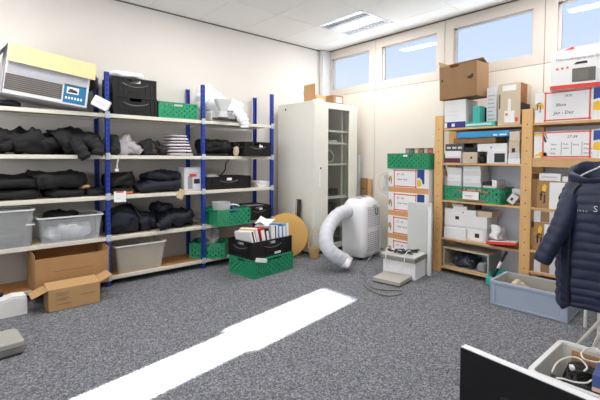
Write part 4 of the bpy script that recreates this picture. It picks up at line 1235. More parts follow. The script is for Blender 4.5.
for k, cc in enumerate(pcs):
    t = T('picture_card', ('grey picture card, first from the left in the green crate on the archive boxes', 'dark picture card, second from the left in the green crate on the archive boxes', 'tan picture card, third from the left in the green crate on the archive boxes', 'brownish red picture card, fourth from the left in the crate on the archive boxes', 'grey beige picture card, second from the right in the crate on the archive boxes', 'red picture card at the right end of the crate on the archive boxes')[k],
          'card', (AX + .10, atX(407.5 + 4.6 * k, 148, AX + .1).y, zt + .014), R(random.uniform(-5, 5)), 'picture cards in the green crate')
    MB().box(0, .012, -.027, .027, 0, .235).build('card', mat('card_%d' % k, cc, .5, vary=.5, scale=30), t)
    MB().box(-.001, 0, -.02, .02, .18, .215).build('picture', mat('cardpic_%d' % k, tuple(min(255, v + 50) for v in cc), .5, vary=.5, scale=50), t)

# ================================================================== PARCEL SCALE
sc_ = T('parcel_scale', 'grey white parcel scale with low platform, cabled deck and tall upright panel', 'scale', (3.62, 2.52, 0), R(10))
MB().box(-.30, .00, -.155, .155, .012, .05, .004).build('platform', mat('platform_grey', (176, 172, 164), .5, vary=.05), sc_)
MB().box(-.295, -.005, -.15, .15, 0, .014).build('platform_base', M_DGREY, sc_)
MB().box(.01, .30, -.19, .19, 0, .19, .006).build('base_box', M_PLAST, sc_)
MB().box(-.03, .31, -.20, .20, .192, .235, .006).build('deck', M_GMETAL, sc_)
MB().box(-.025, .305, -.195, .195, .2355, .25, .004).build('deck_plate', M_GREYPL, sc_)
up = MB(); up.box(.325, .365, -.235, .045, .0, .80, .006); up.build('upright_panel', mat('panel_pale', (206, 210, 206), .5, vary=.02), sc_)
MB().box(.285, .3235, -.245, -.207, .0, .76, .004).build('upright_post', M_PLAST, sc_)
MB().box(.318, .3245, -.19, .0, .30, .74).build('inset', M_GREYPL, sc_)
random.seed(12)
q = MB(); pts = [(random.uniform(.0, .27), random.uniform(-.15, .13), .262 + random.uniform(0, .03)) for _ in range(15)]
q.tube(smooth_path(pts, 7), .006, 7); o = q.build('tangled_cable', M_CABLEB, None, True); 
o.location = (3.62, 2.52, 0); o.rotation_euler.z = R(10); tag(o, 'dark tangled cable heaped on the parcel scale deck', 'cable')
W_ = lambda px, py, z=.008: atZ(px, py, z)
pts = [Vector((3.62, 2.68, .268)), Vector((3.56, 2.75, .265)), Vector((3.48, 2.80, .19)), Vector((3.36, 2.81, .06)), W_(367, 276.5), W_(364, 284), W_(372, 291), W_(386, 295.5), W_(399, 294.5), W_(403, 291), W_(395, 290.3), W_(380, 289.5), W_(369, 286)]
q = MB(); q.tube(smooth_path(pts, 7), .006, 7); o = q.build('loose_cable', M_CABLEG, None, True); tag(o, 'grey cable looping from the scale down onto the carpet', 'cable')
pts = [Vector((3.62, 2.64, .315)), Vector((3.545, 2.63, .30)), Vector((3.525, 2.61, .15)), Vector((3.535, 2.56, .09)), Vector((3.555, 2.48, .09)), Vector((3.55, 2.42, .15)), Vector((3.575, 2.395, .30)), Vector((3.66, 2.40, .32))]
q = MB(); q.tube(smooth_path(pts, 7), .005, 7); o = q.build('white_cable', M_CABLEW, None, True); tag(o, 'white cable drooping in a loop before the scale deck', 'cable')

# ================================================================== PINE SHELVING ON THE RIGHT
WX0, WX1 = 4.19, 4.55
def RY(px, py=170, X=WX0): return atX(px, py, X).y
def RZ(px, py, X=WX0): return atX(px, py, X).z
pine = T('pine_shelving', 'pine wood shelving unit with drilled posts against the window wall', 'shelf', (WX0 + .18, 1.4, 0))
PO = Vector((WX0 + .18, 1.4, 0))
def pk(mb, name, m, par=None):
    o = mb.build(name, m, par or pine); o.data.transform(Matrix.Translation(-PO)); return o
ZA = [.07, .40, .83, 1.25, 1.64]
ZB = [.06, .215, .42, .835, 1.225 + .085, 1.645]
POSTS = [(2.345, 2.445, 1.79), (1.415, 1.512, 1.785), (.42, .51, 1.79)]
for ya_, yb_, h_ in POSTS:
    for xa in (WX0, WX1 - .038):
        q = MB().box(xa, xa + .038, ya_, yb_, 0, h_, .003)
        p = pk(q, 'post', M_WOODP)
        if xa == WX0:
            h = MB()
            for k in range(13):
                z = .10 + .128 * k
                for yy in ((ya_ + .02, yb_ - .02) if yb_ - ya_ > .1 else ((ya_ + yb_) / 2,)):
                    h.lathe([(.006, 0), (.006, .0015)], M=Matrix.Translation((xa - .0014, yy, z)) @ Matrix.Rotation(PI / 2, 4, 'Y'), seg=8)
            hh = pk(h, 'peg_holes', M_HOLE, p)
            hh['kind'] = 'stuff'
    for z in (.04, .62, 1.10, 1.70): pk(MB().box(WX0 + .038, WX1 - .038, (ya_ + yb_) / 2 - .012, (ya_ + yb_) / 2 + .012, z, z + .055), 'rung', M_WOODP)
for z in ZA: pk(MB().box(WX0 + .004, WX1 - .002, 1.514, 2.343, z - .02, z, .002), 'shelf', M_WOODS)
for z in ZB:
    th_ = .085 if abs(z - 1.31) < .01 else .022
    pk(MB().box(WX0 + .004, WX1 - .002,   .512, 1.413, z - th_, z, .002), 'shelf', M_WOODS)
for k, z in enumerate((.30, .75, 1.2, 1.6)):
    pass

def boxR(name, label, cat, px0, px1, ytop, zb, dep, m, group=None, XF=None, rz=0, bev=.002, seam=False, yref=None):
    XF = XF or WX0 + .012
    ya_, yb_ = atX(px0, ytop, XF).y, atX(px1, ytop, XF).y
    h_ = atX((px0 + px1) / 2, ytop, XF).z - zb
    dm = (dep, ya_ - yb_, h_)
    t = carton(name, label, cat, dm, (XF + dep / 2, (ya_ + yb_) / 2, zb), rz, m, group, bev, None, seam)
    return t, dm

e_ = .0015
# ---- bay A, top
z = ZA[4] + e_
t, dm = boxR('paper_box', 'white paper box with blue lower band, standing under the tilted brown box', 'box', 445, 466, 100, z, .28, M_WHITE)
deco(t, dm, '-x', 0.0, 1, 0, .22, 'blue_band', mat('band_navy', (42, 48, 134), .5)); deco(t, dm, '-x', .0, .12, .02, .20, 'white_mark', M_PAPER, .002); deco(t, dm, '-x', .35, .5, .05, .16, 'white_mark', M_PAPER, .002)
deco(t, dm, '-x', .1, .6, .45, .47, 'print_line', M_WHITE2, .002); deco(t, dm, '-x', .1, .7, .58, .60, 'print_line', M_WHITE2, .002)
pbz = z + dm[2] + .002
t, dm = boxR('teal_carton', 'small upright teal carton beside the white paper box', 'box', 473, 480, 106, z + .034, .12, M_TEAL, XF=4.22)
t, dm = boxR('teal_strip', 'long flat teal box lying at the front of the top pine shelf', 'box', 464, 495, 122, z, .10, M_TEAL, XF=4.205)
deco(t, dm, '-x', .05, .9, .3, .7, 'pale_band', mat('pale_teal', (190, 230, 226), .5))
t, dm = boxR('white_file', 'white printed flat carton standing upright beside the teal one', 'box', 487, 497, 87.5, z, .22, M_WHITE2, XF=4.315)
for k in range(7): deco(t, dm, '-x', .15, .85 - .1 * (k % 3), .18 + .1 * k, .21 + .1 * k, 'print_line', mat('print_grey3', (178, 178, 186), .7), .002)
soft('black_pouch', 'black crumpled pouch between the teal carton and the white file', 'pouch', (.12, .06, .22), (4.42, RY(483, 110, 4.42), z), 0, M_JBLACK, 120)
t, dm = boxR('beige_carton', 'tall beige carton with label and barcode at the right of the top pine shelf', 'box', 498.5, 521, 83, z, .27, M_BEIGE)
deco(t, dm, '-x', .2, .8, .82, .95, 'label_sheet', M_PAPER); deco(t, dm, '-x', .3, .75, .06, .34, 'label_sheet', M_PAPER); deco(t, dm, '-x', .45, .58, .34, .62, 'bottle_print', M_PAPER)
deco(t, dm, '-x', .34, .46, .22, .29, 'orange_mark', mat('mark_orange', (222, 140, 60), .5), .002); deco(t, dm, '-x', .05, .10, .4, .75, 'dark_text', M_INK); deco(t, dm, '-x', .78, .9, .08, .17, 'red_mark', M_REDP)
deco(t, dm, '-y', .0, .6, .02, .98, 'side_print', mat('side_orange', (206, 130, 62), .6, rgb2=(84, 54, 40), scale=9)); deco(t, dm, '-y', .0, .9, .35, .52, 'side_band', M_INK, .002)
# brown box on top, turned and tilted
A_ = atX(440, 104, 4.17); B_ = atX(478, 104, 4.17)
bb = T('brown_carton', 'large brown cardboard box with hand holes balanced on the white paper box', 'box', (4.17 + .13, (A_.y + B_.y) / 2 + .005, pbz + .012), 0, None, (R(-1.5), 0, R(-3)))
bw, bd, bh = A_.y - B_.y, .26, atX(478, 60, 4.15).z - pbz
q = MB(); th = .005
q.box(-bd / 2, bd / 2, -bw / 2, bw / 2, 0, th).box(-bd / 2, -bd / 2 + th, bw / 2 - bw * .30, bw / 2, 0, bh * .97).box(-bd / 2, -bd / 2 + th, -bw / 2, -bw / 2 + bw * .46, 0, bh * .97)
q.box(-bd / 2, -bd / 2 + th, -bw / 2 + bw * .46 - .001, bw / 2 - bw * .30 + .001, 0, bh * .90)
q.box(bd / 2 - th, bd / 2, -bw / 2, bw / 2, 0, bh).box(-bd / 2, bd / 2, -bw / 2, -bw / 2 + th, 0, bh * .97).box(-bd / 2, bd / 2, bw / 2 - th, bw / 2, 0, bh)
q.build('body', M_KRAFT, bb)
MB().box(-.0025, .0025, -bw / 2 + .01, bw / 2 - .01, 0, .10, M=Matrix.Translation((bd / 2 - .004, 0, bh)) @ Matrix.Rotation(R(-62), 4, 'Y')).build('flap', M_CARD, bb)
MB().box(-bd / 2 + .01, bd / 2 - .01, -.0025, .0025, 0, .06, M=Matrix.Translation((0, bw / 2, bh)) @ Matrix.Rotation(R(-12), 4, 'X')).build('flap', M_CARD, bb)
dm = (bd, bw, bh)
deco_poly(bb, dm, '-x', [(.76, .52), (.78, .58), (.84, .58), (.88, .63), (.92, .62), (.92, .52), (.86, .49)], 'hand_hole', M_BLACK)
deco_poly(bb, dm, '-x', [(.06, .54), (.06, .60), (.09, .61), (.11, .57), (.09, .53)], 'hand_hole', M_BLACK)
for u in (.10, .16, .22): deco(bb, dm, '-x', u, u + .03, .36, .46, 'faint_print', M_CARDIN)
for u in (.62, .69, .76): deco(bb, dm, '-x', u, u + .04, .02, .06, 'faint_print', M_CARDIN)

# ---- bay A, second shelf
z = ZA[3] + e_
S2 = 'small boxes on the second pine shelf'
t1, dm = boxR('white_carton', 'white flat carton at the left end, bottom of the second pine shelf', 'box', 445, 461, 156.5, z, .2, M_WHITE2, S2); deco(t1, dm, '-x', 0, .96, .05, .75, 'dark_red_print', mat('maroon', (92, 36, 48), .6))
za = z + dm[2] + .001
t1, dm = boxR('white_carton', 'white flat carton with grey print, middle of the left stack on the second pine shelf', 'box', 445, 461, 151, za, .2, M_WHITE, S2); zb = za + dm[2] + .001
t1, dm = boxR('grey_player', 'grey slotted device on top of the left stack on the second pine shelf', 'device', 445.5, 464, 144, zb, .22, M_DGREY, S2)
for k in range(3): deco(t1, dm, '-x', .08 + .3 * k, .3 + .3 * k, .3, .6, 'slot', M_GREYPL)
t1, dm = boxR('beige_carton', 'beige rounded small carton left of the black and white one on the second pine shelf', 'box', 462.5, 477, 152, z, .2, M_BEIGE, S2, bev=.008); deco(t1, dm, '-x', .55, .68, .4, .6, 'black_dot', M_INK)
za = z + dm[2] + .001
t1, dm = boxR('dark_case', 'dark flat case on the beige rounded carton', 'case', 465, 476, 147.5, za, .18, M_BLACK, S2)
soft('black_earphones', 'black small pouch beside the beige rounded carton', 'pouch', (.14, .07, .08), (4.28, RY(484, 158, 4.28), z), 0, M_JBLACK, 122)
t1, dm = boxR('white_carton', 'white carton with black window under the long white box on the second pine shelf', 'box', 487, 507, 151.5, z, .22, M_WHITE2, S2); deco(t1, dm, '-x', .38, .9, .12, .85, 'black_window', M_INK)
za = z + dm[2] + .001
t1, dm = boxR('white_carton', 'long flat white box lying on the carton with the black window', 'box', 477.5, 507, 143.5, za, .24, M_WHITE, S2, XF=4.215); deco(t1, dm, '-x', .46, .5, .4, .6, 'grey_dot', M_INK); deco(t1, dm, '-x', .1, .5, .1, .2, 'print_line', M_WHITE2, .002)
for k, (p0, p1, y0, lab) in enumerate([(504.5, 521, 158.5, 'white flat carton at the bottom right of the second pine shelf'), (504, 518, 153, 'white flat carton, second at the right end of the second pine shelf')]):
    if k == 0: t1, dm = boxR('white_carton', lab, 'box', 507.8, 520, y0, z, .2, M_WHITE, S2); za = z + dm[2] + .001
    else: t1, dm = boxR('white_carton', lab, 'box', 508.5, 519.5, y0, za, .18, M_WHITE2, S2); za += dm[2] + .001
t1, dm = boxR('beige_carton', 'beige carton with black notch on the white ones, right end of second pine shelf', 'box', 509, 519.5, 141, za, .18, M_BEIGE, S2); deco(t1, dm, '-x', .3, .6, .05, .4, 'black_notch', M_INK)
za += dm[2] + .001
t1, dm = boxR('beige_carton', 'pale flat carton on top of the right stack, beneath the top pine shelf', 'box', 509.5, 520, 131.5, za, .18, mat('beige_pale', (216, 202, 182), .8), S2)
# brown flat box and blue flat box carried by the stacks
zc_ = max(RZ(480, 143.2, 4.3), zb + .0)
soft('white_roll', 'white small roll standing behind the grey slotted device', 'roll', (.10, .10, RZ(448, 141, 4.42) - z), (4.48, 2.24, z), 0, M_PAPER, 124, e=.7, wr=.03)
zl = RZ(480, 143.0, 4.22)
o1 = T('brown_flat_carton', 'long flat brown carton across the stacks, under the blue flat box', 'box', (4.36, (RY(452, 140) + RY(494, 140)) / 2, zl))
MB().box(-.14, .14, -(RY(452, 140) - RY(494, 140)) / 2, (RY(452, 140) - RY(494, 140)) / 2, 0, .058, .002).build('body', M_KRAFT, o1)
MB().box(-.142, -.14, .0, .05, .01, .03).build('label', M_CARD, o1)
o1 = T('blue_flat_box', 'flat bright blue box lying on the long brown carton beneath the top pine shelf', 'box', (4.345, (RY(457, 134) + RY(508.5, 134)) / 2, zl + .060))
hw = (RY(457, 134) - RY(508.5, 134)) / 2
MB().box(-.15, .15, -hw, hw, 0, .058, .003).build('body', M_CYAN, o1)
for y_ in ((.02, .09), (.11, .15)): MB().box(-.152, -.15, -hw + y_[0], -hw + y_[1], .012, .028).build('white_print', M_PAPER, o1)
# ---- bay A, third shelf: green crate full of white boxes
z = ZA[2] + e_
ya_, yb_ = RY(442.8, 195), RY(500, 195)
gw = ya_ - yb_
gcr = crate('plastic_crate', 'long green lattice crate with taped white sheet on the third pine shelf', .33, gw, .165, (WX0 + .018 + .165, (ya_ + yb_) / 2 - .003, z), 0, 'green', 'green lattice crates')
a, c = RY(462, 195, 4.18), RY(478, 195, 4.18)
MB().box(-.186, -.184, c - (ya_ + yb_) / 2, a - (ya_ + yb_) / 2, .02, .12).build('paper_sheet', M_PAPER, gcr)
q = MB(); c0, a0 = c - (ya_ + yb_) / 2, a - (ya_ + yb_) / 2
q.box(-.188, -.186, c0 - .10, a0 + .06, .115, .127).box(-.188, -.186, c0 - .07, a0 + .06, .02, .03); q.build('tape', M_RED, gcr)
text_mesh('Handys', .03, Matrix.Translation((-.1868, a0 - .02, .06)) @ Matrix(((0, 0, -1, 0), (-1, 0, 0, 0), (0, 1, 0, 0), (0, 0, 0, 1))), 'handwriting', mat('ink_faint', (140, 140, 150), .7), gcr, .2)
S3 = 'white boxes piled in the green pine shelf crate'
yc = (ya_ + yb_) / 2
cols3 = [(443.5, 461.5, [181, 174.5, 167.5]), (463, 481, [183, 176, 171, 166])]
nm = [['bottom', 'middle', 'top'], ['bottom', 'second', 'third', 'top']]
for ci, (p0, p1, tops) in enumerate(cols3):
    zz = z + .0135
    for k, yt in enumerate(tops):
        t1, dm = boxR('white_carton', 'white box, %s one of the %s column in the long green crate' % (nm[ci][k], ('left', 'middle')[ci]), 'box', p0 + .4 * (k % 2) + (3.6 if ci == 0 else 0), p1 - .5 * (k % 2), yt, zz, .22 - .01 * k, M_WHITE if k % 2 else M_WHITE2, S3, XF=4.235 + .005 * k)
        deco(t1, dm, '-x', .12, .5, .3, .5, 'faint_print', M_WHITE2, .001)
        zz += dm[2] + .001
zz = z + .0135
for k, (p0, p1, yt, m, lab) in enumerate([(483, 496.5, 186, M_WHITE2, 'white box at the right side, bottom of the long green crate'), (482.5, 491, 182, M_BLACK, 'black flat case lying at the right in the long green crate'), (492, 496.8, 180, M_WHITE, 'white box with open end at the right end of the long green crate')]):
    if k == 0:
        t1, dm = boxR('white_carton', lab, 'box', p0, p1, yt, zz, .22, m, S3, XF=4.235); zz += dm[2] + .001
    else:
        t1, dm = boxR('dark_case' if k == 1 else 'white_carton', lab, 'case' if k == 1 else 'box', p0, p1, yt, zz, .2, m, S3, XF=4.24)
sg = carton('gadget_carton', 'small white carton leaning against the pine post beside the long green crate', 'box', (.08, .075, .10), (4.265, RY(510.5, 198, 4.25), z + .026), 0, M_WHITE2, None, .003, (R(35), 0, 0)); deco(sg, (.08, .075, .10), '-x', .3, .6, .3, .6, 'black_mark', M_INK)
sg = carton('gadget_carton', 'small white and black carton behind the leaning one on the third pine shelf', 'box', (.08, .10, .16), (4.43, RY(515, 190, 4.43) - .035, z), 0, M_WHITE); deco(sg, (.08, .10, .16), '-x', .1, .9, .1, .4, 'black_mark', M_INK)
# ---- bay A, fourth shelf
z = ZA[1] + e_
S4 = 'white boxes stacked on the fourth pine shelf'
spec = [(441.5, 465.5, 226.5, .22, M_WHITE, 'white narrow box along the front edge of the fourth pine shelf', 4.195),
        (466, 491, 231, .22, M_WHITE2, 'white flat box with black mark at the front right of the fourth pine shelf', 4.198)]
t1, dm = boxR('white_carton', spec[0][5], 'box', 444, 465.5, 228, z, .04, M_WHITE, S4, XF=4.194)
t1, dm = boxR('white_carton', 'long white box, lower one of the big pile on the fourth pine shelf', 'box', 445, 486.5, 226.5, z, .25, M_WHITE2, S4, XF=4.24); za = z + dm[2] + .001
deco(t1, dm, '-x', .55, .92, .1, .9, 'label_sheet', M_PAPER); deco(t1, dm, '-x', .74, .84, .3, .6, 'black_mark', M_INK, .003)
t1, dm = boxR('white_carton', 'big white box with black label, second in the pile on the fourth pine shelf', 'box', 444.6, 487, 215.5, za, .26, M_WHITE, S4, XF=4.235); zb = za + dm[2] + .001
deco(t1, dm, '-x', .27, .36, .55, .85, 'black_label', M_INK)
t1, dm = boxR('white_carton', 'white box, third in the pile on the fourth pine shelf', 'box', 444.8, 476, 209.5, zb, .24, M_WHITE, S4, XF=4.235); zc2 = zb + dm[2] + .001
deco(t1, dm, '-x', .58, .62, .4, .6, 'black_dot', M_INK)
t1, dm = boxR('beige_carton', 'beige box beside the third white one in the fourth shelf pile', 'box', 477, 492, 211.5, zb, .22, M_BEIGE, S4, XF=4.27)
t1, dm = boxR('white_carton', 'small white flat box on top of the fourth shelf pile', 'box', 453, 467, 206.5, zc2, .2, M_WHITE, S4, XF=4.24); zd = zc2 + dm[2] + .001
t1, dm = boxR('white_carton', 'smallest white flat box topmost of the fourth shelf pile', 'box', 452, 463, 204, zd, .18, M_WHITE2, S4, XF=4.25)
t1, dm = boxR('dark_case', 'dark flat case lying behind the topmost white box of the pile', 'case', 468, 475.5, 205.5, zc2, .16, M_DGREY, S4, XF=4.27)
rf = T('red_folder', 'white folder with red edge sticking out over the fourth pine shelf', 'folder', (4.215, 1.675, z + .028), 0, None, (R(-5), R(4), R(6)))
MB().box(-.08, .16, -.14, .14, .0, .004).build('cover', M_REDP, rf)
MB().box(-.06, .16, -.13, .138, .0045, .026, .003).build('sheets', M_PAPER, rf)
MB().box(-.085, -.078, -.14, .14, 0, .03, .003).build('spine', M_REDP, rf)
register(rf)
soft('plastic_wrap', 'white crumpled plastic wrapping beside the pile on the fourth pine shelf', 'packaging', (.2, .09, .17), (4.36, 1.765, z), 0, M_BAG, 130, None, wr=.4, fq=10)
# ---- bay A, bottom: small wooden cube with a bag, dustpan
z = ZA[0] + e_
wy0, wy1 = RY(489, 262, 4.21), 2.328
wc = T('shelf_cube', 'low open grey wood cube holding a black plastic bag on the bottom pine shelf', 'box', (4.36, (wy0 + wy1) / 2, z))
hwid = (wy1 - wy0) / 2
M_GW = wood('grey_wood', (178, 166, 146), (200, 190, 170), 'Y')
MB().box(-.15, .15, -hwid, hwid, .205, .225, .002).build('top_board', M_GW, wc)
MB().box(-.15, .15, -hwid, hwid, 0, .015, .002).build('bottom_board', M_GW, wc)
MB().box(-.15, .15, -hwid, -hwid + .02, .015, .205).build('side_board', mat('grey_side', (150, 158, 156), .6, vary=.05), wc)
MB().box(-.15, .15, hwid - .02, hwid, .015, .205).build('side_board', M_GW, wc)
soft('bin_bag', 'black shiny plastic bag lying inside the grey wood cube', 'bag', (.24, .30, .13), (4.36, (wy0 + wy1) / 2 + .06, z + .017), 0, mat('bag_black', (52, 56, 66), .3, vary=.2, bump=.4, bscale=30), 132, None, wr=.4, fq=11)
soft('clear_bag', 'grey clear plastic bag beside the black one in the grey wood cube', 'bag', (.13, .08, .09), (4.30, wy0 + .085, z + .017), 0, mat('bag_grey', (150, 152, 158), .3, vary=.2, bump=.4), 133, None, wr=.4, fq=12)
dp = T('dustpan', 'teal dustpan with black and white broom handle leaning at the pine post', 'dustpan', (4.30, 1.695, z), 0)
q = MB(); q.prism([(-.10, .10, 0), (-.10, -.06, 0), (.06, -.06, 0), (.06, .10, 0)], (0, 0, .006)); q.box(.05, .06, -.06, .10, .006, .06).box(-.10, .06, .09, .10, .006, .05).box(-.10, .06, -.06, -.05, .006, .05)
q.build('pan', M_TEAL, dp)
bh_ = T('hand_brush', 'black and white brush handle leaning in the teal dustpan by the grey crate', 'brush', (4.115, 1.72, 0.0), 0)
MB().tube([(.0, .0, .10), (.01, -.12, .38)], .014, 10).build('handle', M_BLACK, bh_)
MB().tube([(.0035, -.042, .20), (.006, -.072, .268)], .0155, 10).build('white_sleeve', M_PLAST, bh_)
MB().box(-.02, .02, -.015, .075, .0, .10, .02).build('brush_head', M_TEAL, bh_)

# ---- bay B
z = ZB[5] + e_
yl, yr = RY(532.5, 105), .53
yc = (yl + yr) / 2 - .03
dmb = (.30, .80, RZ(560, 90.5) - z)
sheet_box('archive_box', 'white archive box with blue yellow print and taped sheet on the top pine shelf', dmb, (WX0 + .165, 1.405 - .40, z), '-x', ((1.405 - RY(545, 105)) / .8, (1.405 - RY(589.5, 105)) / .8), (.06, .96), None, [(.30, .78, .03, '1979'), (.22, .5, .038, 'Bluse'), (.20, .24, .042, 'Jan - Dez')], brown=0)
mw_z = z + dmb[2] + .002
my0 = RY(549, 75, 4.15)
dmm = (.36, .56, RZ(560, 51.5, 4.15) - mw_z)
mwx = T('microwave_carton', 'white microwave box with red bottom band on top of the archive box', 'box', (4.15 + .20, my0 - .268, mw_z), R(8))
L, W, H = dmm
MB().box(-L / 2, L / 2, -W / 2, W / 2, 0, H, .003).build('body', M_WHITE, mwx)
deco(mwx, dmm, '-x', .0, 1, .0, .105, 'red_band', M_REDP)
M_, wd = face_mat(dmm, '-x')
u_ = lambda px: (my0 - RY(px, 75, 4.15)) / W
v_ = lambda px, py: (RZ(px, py, 4.15) - mw_z) / H
deco(mwx, dmm, '-x', u_(570), u_(593), v_(580, 81.2), v_(580, 67.5), 'oven_picture', mat('oven_dark', (92, 92, 86), .35, vary=.15, scale=8))
deco(mwx, dmm, '-x', u_(570) + .015, u_(586), v_(580, 79.5), v_(580, 69.5), 'oven_window', mat('oven_window', (122, 120, 112), .3, rgb2=(74, 74, 72), scale=5), .0025)
deco(mwx, dmm, '-x', u_(593) + .005, u_(593) + .11, v_(590, 81), v_(590, 68), 'oven_buttons', M_WHITE2, .0017)
deco_poly(mwx, dmm, '-x', [(u_(571), v_(575, 64.2)), (u_(574), v_(575, 62)), (u_(584), v_(580, 60.8)), (u_(585), v_(580, 63.3))], 'hand_hole', M_BLACK)
deco_text(mwx, dmm, '-x', u_(554.0), v_(556, 62), .032, 'Mikrowellenger\u00e4t mit Grill', mat('print_text', (120, 120, 128), .6), 'printed_title', 0, .0016)
for k in range(3):
    cx_, cz_ = u_(555.5 + 5 * k) * W, v_(560, 69.3 - .3 * k) * H
    MB().prism([M_ @ Vector((cx_ + (.014 if i % 2 == 0 else .007) * math.cos(PI / 2 + i * PI / 5), cz_ + (.014 if i % 2 == 0 else .007) * math.sin(PI / 2 + i * PI / 5), 0)) for i in range(10)], (-.002, 0, 0)).build('red_star', M_REDP, mwx)
MB().box(-L / 2, L / 2, -W / 2, -W / 2 + .004, 0, .001).build('bottom_tape', M_WHITE, mwx)
q = MB(); q.prism([(-L / 2 + .10, W / 2 - .01, H + .001), (-L / 2 + .02, W / 2 - .17, H + .001), (-L / 2 + .02, W / 2 - .17, H + .032), (-L / 2 + .11, W / 2 - .02, H + .004)], (.12, 0, 0)); q.build('red_flap', M_REDP, mwx)
# second level
z = ZB[4] + e_
dmb = (.30, .80, RZ(560, 131) - z)
sb = sheet_box('archive_box', 'white archive box with four-column handwritten sheet on the second level', dmb, (WX0 + .165, 1.405 - .40, z), '-x', ((1.405 - RY(542.5, 145)) / .8, (1.405 - RY(589.5, 145)) / .8), (.05, .96), None,
               [(.34, .74, .034, '27-34'), (.18, .48, .022, 'Hose'), (.18, .32, .022, 'kurz'), (.18, .16, .022, 'lang'), (.30, .48, .022, 'T-Sh'), (.30, .34, .022, 'weiss'), (.40, .46, .022, 'Rock'), (.50, .48, .022, 'Kittel'), (.50, .32, .022, 'Damen'), (.50, .16, .022, 'Herren')], brown=0, fj=False)
for u in (.285, .385, .485): deco(sb, dmb, '-x', u, u + .004, .12, .6, 'column_line', M_INK, .0025)
M_, wd = face_mat(dmb, '-x')
deco_poly(sb, dmb, '-x', [(0, .95), (.10, .95), (.14, .6), (.12, .6), (.08, .85), (0, .85)], 'yellow_print', M_YEL); deco_poly(sb, dmb, '-x', [(.0, .06), (.14, .06), (.14, .2), (.08, .24), (.03, .14)], 'yellow_print', M_YEL)
deco_poly(sb, dmb, '-x', [(.0, .98), (.12, .98), (.15, .7), (.145, .7), (.11, .92), (0, .96)], 'green_print', mat('print_green', (70, 140, 130), .5), .0022)
# third level: white device box and brown printed box behind the jacket
z = ZB[3] + e_
def fjbox(label, px0, px1, yt, z, txt=True, m=M_CARD, paper=True, dep=.3):
    t, dm = boxR('brown_carton', label, 'box', px0, px1, yt, z, dep, m, 'brown printed cartons in the right pine bay')
    if txt:
        deco_text(t, dm, '-x', .06, .28, dm[2] * .5, 'fj', M_INK, 'printed_letters'); 
        deco_poly(t, dm, '-x', [(.14, .6), (.14, .78), (.2, .9), (.26, .82), (.24, .62)], 'yellow_print', M_YEL)
    if paper: deco(t, dm, '-x', .34, .98, .0, .96, 'paper_sheet', M_PAPER, .002)
    return t, dm
t, dm = fjbox('brown carton with dark letters and white sheet on the third level, behind the jacket collar', 537.5, 575, 181.5, z)
zq = z + dm[2] + .001
t, dm = boxR('white_device_box', 'white flat device lying on the brown carton with dark letters', 'device', 539, 561, 173.5, zq, .25, M_PLAST, XF=4.21, bev=.006); deco(t, dm, '-x', .12, .85, .4, .62, 'grey_slot', M_GREYPL)
t, dm = boxR('white_carton', 'small white box at the right of the flat device, behind the jacket collar', 'box', 562.5, 568, 176.5, zq, .2, M_WHITE, XF=4.21)
z = ZB[2] + e_
t, dm = fjbox('brown carton with dark letters and white sheet beside the jacket sleeve', 534, 566, 223.5, z)
zq = z + dm[2] + .001
t, dm = boxR('white_tray', 'white and brown flat tray on the carton beside the jacket sleeve', 'tray', 534, 566, 211.5, zq, .26, M_WHITE2); deco(t, dm, '-x', .22, .5, .05, .95, 'brown_side', M_KRAFT)
z = ZB[1] + e_
t, dm = boxR('white_tray', 'white and brown flat tray low down beside the jacket cuff', 'tray', 534, 566, 257, z, .26, M_WHITE2); deco(t, dm, '-x', .22, .5, .05, .95, 'brown_side', M_KRAFT)
z = ZB[0] + e_
t, dm = fjbox('brown carton with white sheet at the bottom, behind the grey-blue crate', 535, 566, 282, z, False, M_CARD)
# pale back boards of the pine unit
M_BACK = mat('back_board', (214, 220, 232), .7, vary=.02)
pk(MB().box(WX1 - .001, WX1 + .004, 1.49, 2.345, .07, 1.64), 'back_board', M_BACK)
pk(MB().box(WX1 - .001, WX1 + .004, .50, 1.40, .06, 1.645), 'back_board', M_BACK)

# ================================================================== GREY-BLUE STACKING CRATE ON THE CARPET
eb = T('euro_crate', 'large grey-blue plastic stacking crate on the carpet below the jacket', 'crate', (3.82, 1.245, 0), R(2.4))
EL, EW, EH = .40, .60, .215
q = MB()
t_ = .012
q.box(-EL / 2 + .012, EL / 2 - .012, -EW / 2 + .012, EW / 2 - .012, .0, .012)
q.box(-EL / 2 + .008, -EL / 2 + .008 + t_, -EW / 2 + .008, EW / 2 - .008, .006, EH).box(EL / 2 - .008 - t_, EL / 2 - .008, -EW / 2 + .008, EW / 2 - .008, .006, EH)
q.box(-EL / 2 + .008, EL / 2 - .008, -EW / 2 + .008, -EW / 2 + .008 + t_, .006, EH).box(-EL / 2 + .008, EL / 2 - .008, EW / 2 - .008 - t_, EW / 2 - .008, .006, EH)
q.build('body', M_BINB, eb)
q = MB()
q.box(-EL / 2 + .0205, -EL / 2 + .022, -EW / 2 + .021, EW / 2 - .021, .013, EH - .003).box(EL / 2 - .022, EL / 2 - .0205, -EW / 2 + .021, EW / 2 - .021, .013, EH - .003)
q.box(-EL / 2 + .021, EL / 2 - .021, -EW / 2 + .0205, -EW / 2 + .022, .013, EH - .003).box(-EL / 2 + .021, EL / 2 - .021, EW / 2 - .022, EW / 2 - .0205, .013, EH - .003)
q.build('inner_wall', M_BINBIN, eb)
q = MB()
for s in (-1, 1):
    q.box(s * (EL / 2 - .008) - .012, s * (EL / 2 - .008) + .012, -EW / 2 - .004, EW / 2 + .004, EH - .026, EH + .002, .004)
    q.box(-EL / 2 + .004, EL / 2 - .004, s * (EW / 2 - .008) - .012, s * (EW / 2 - .008) + .012, EH - .026, EH + .002, .004)
q.build('rim', M_BINB, eb)
q = MB()
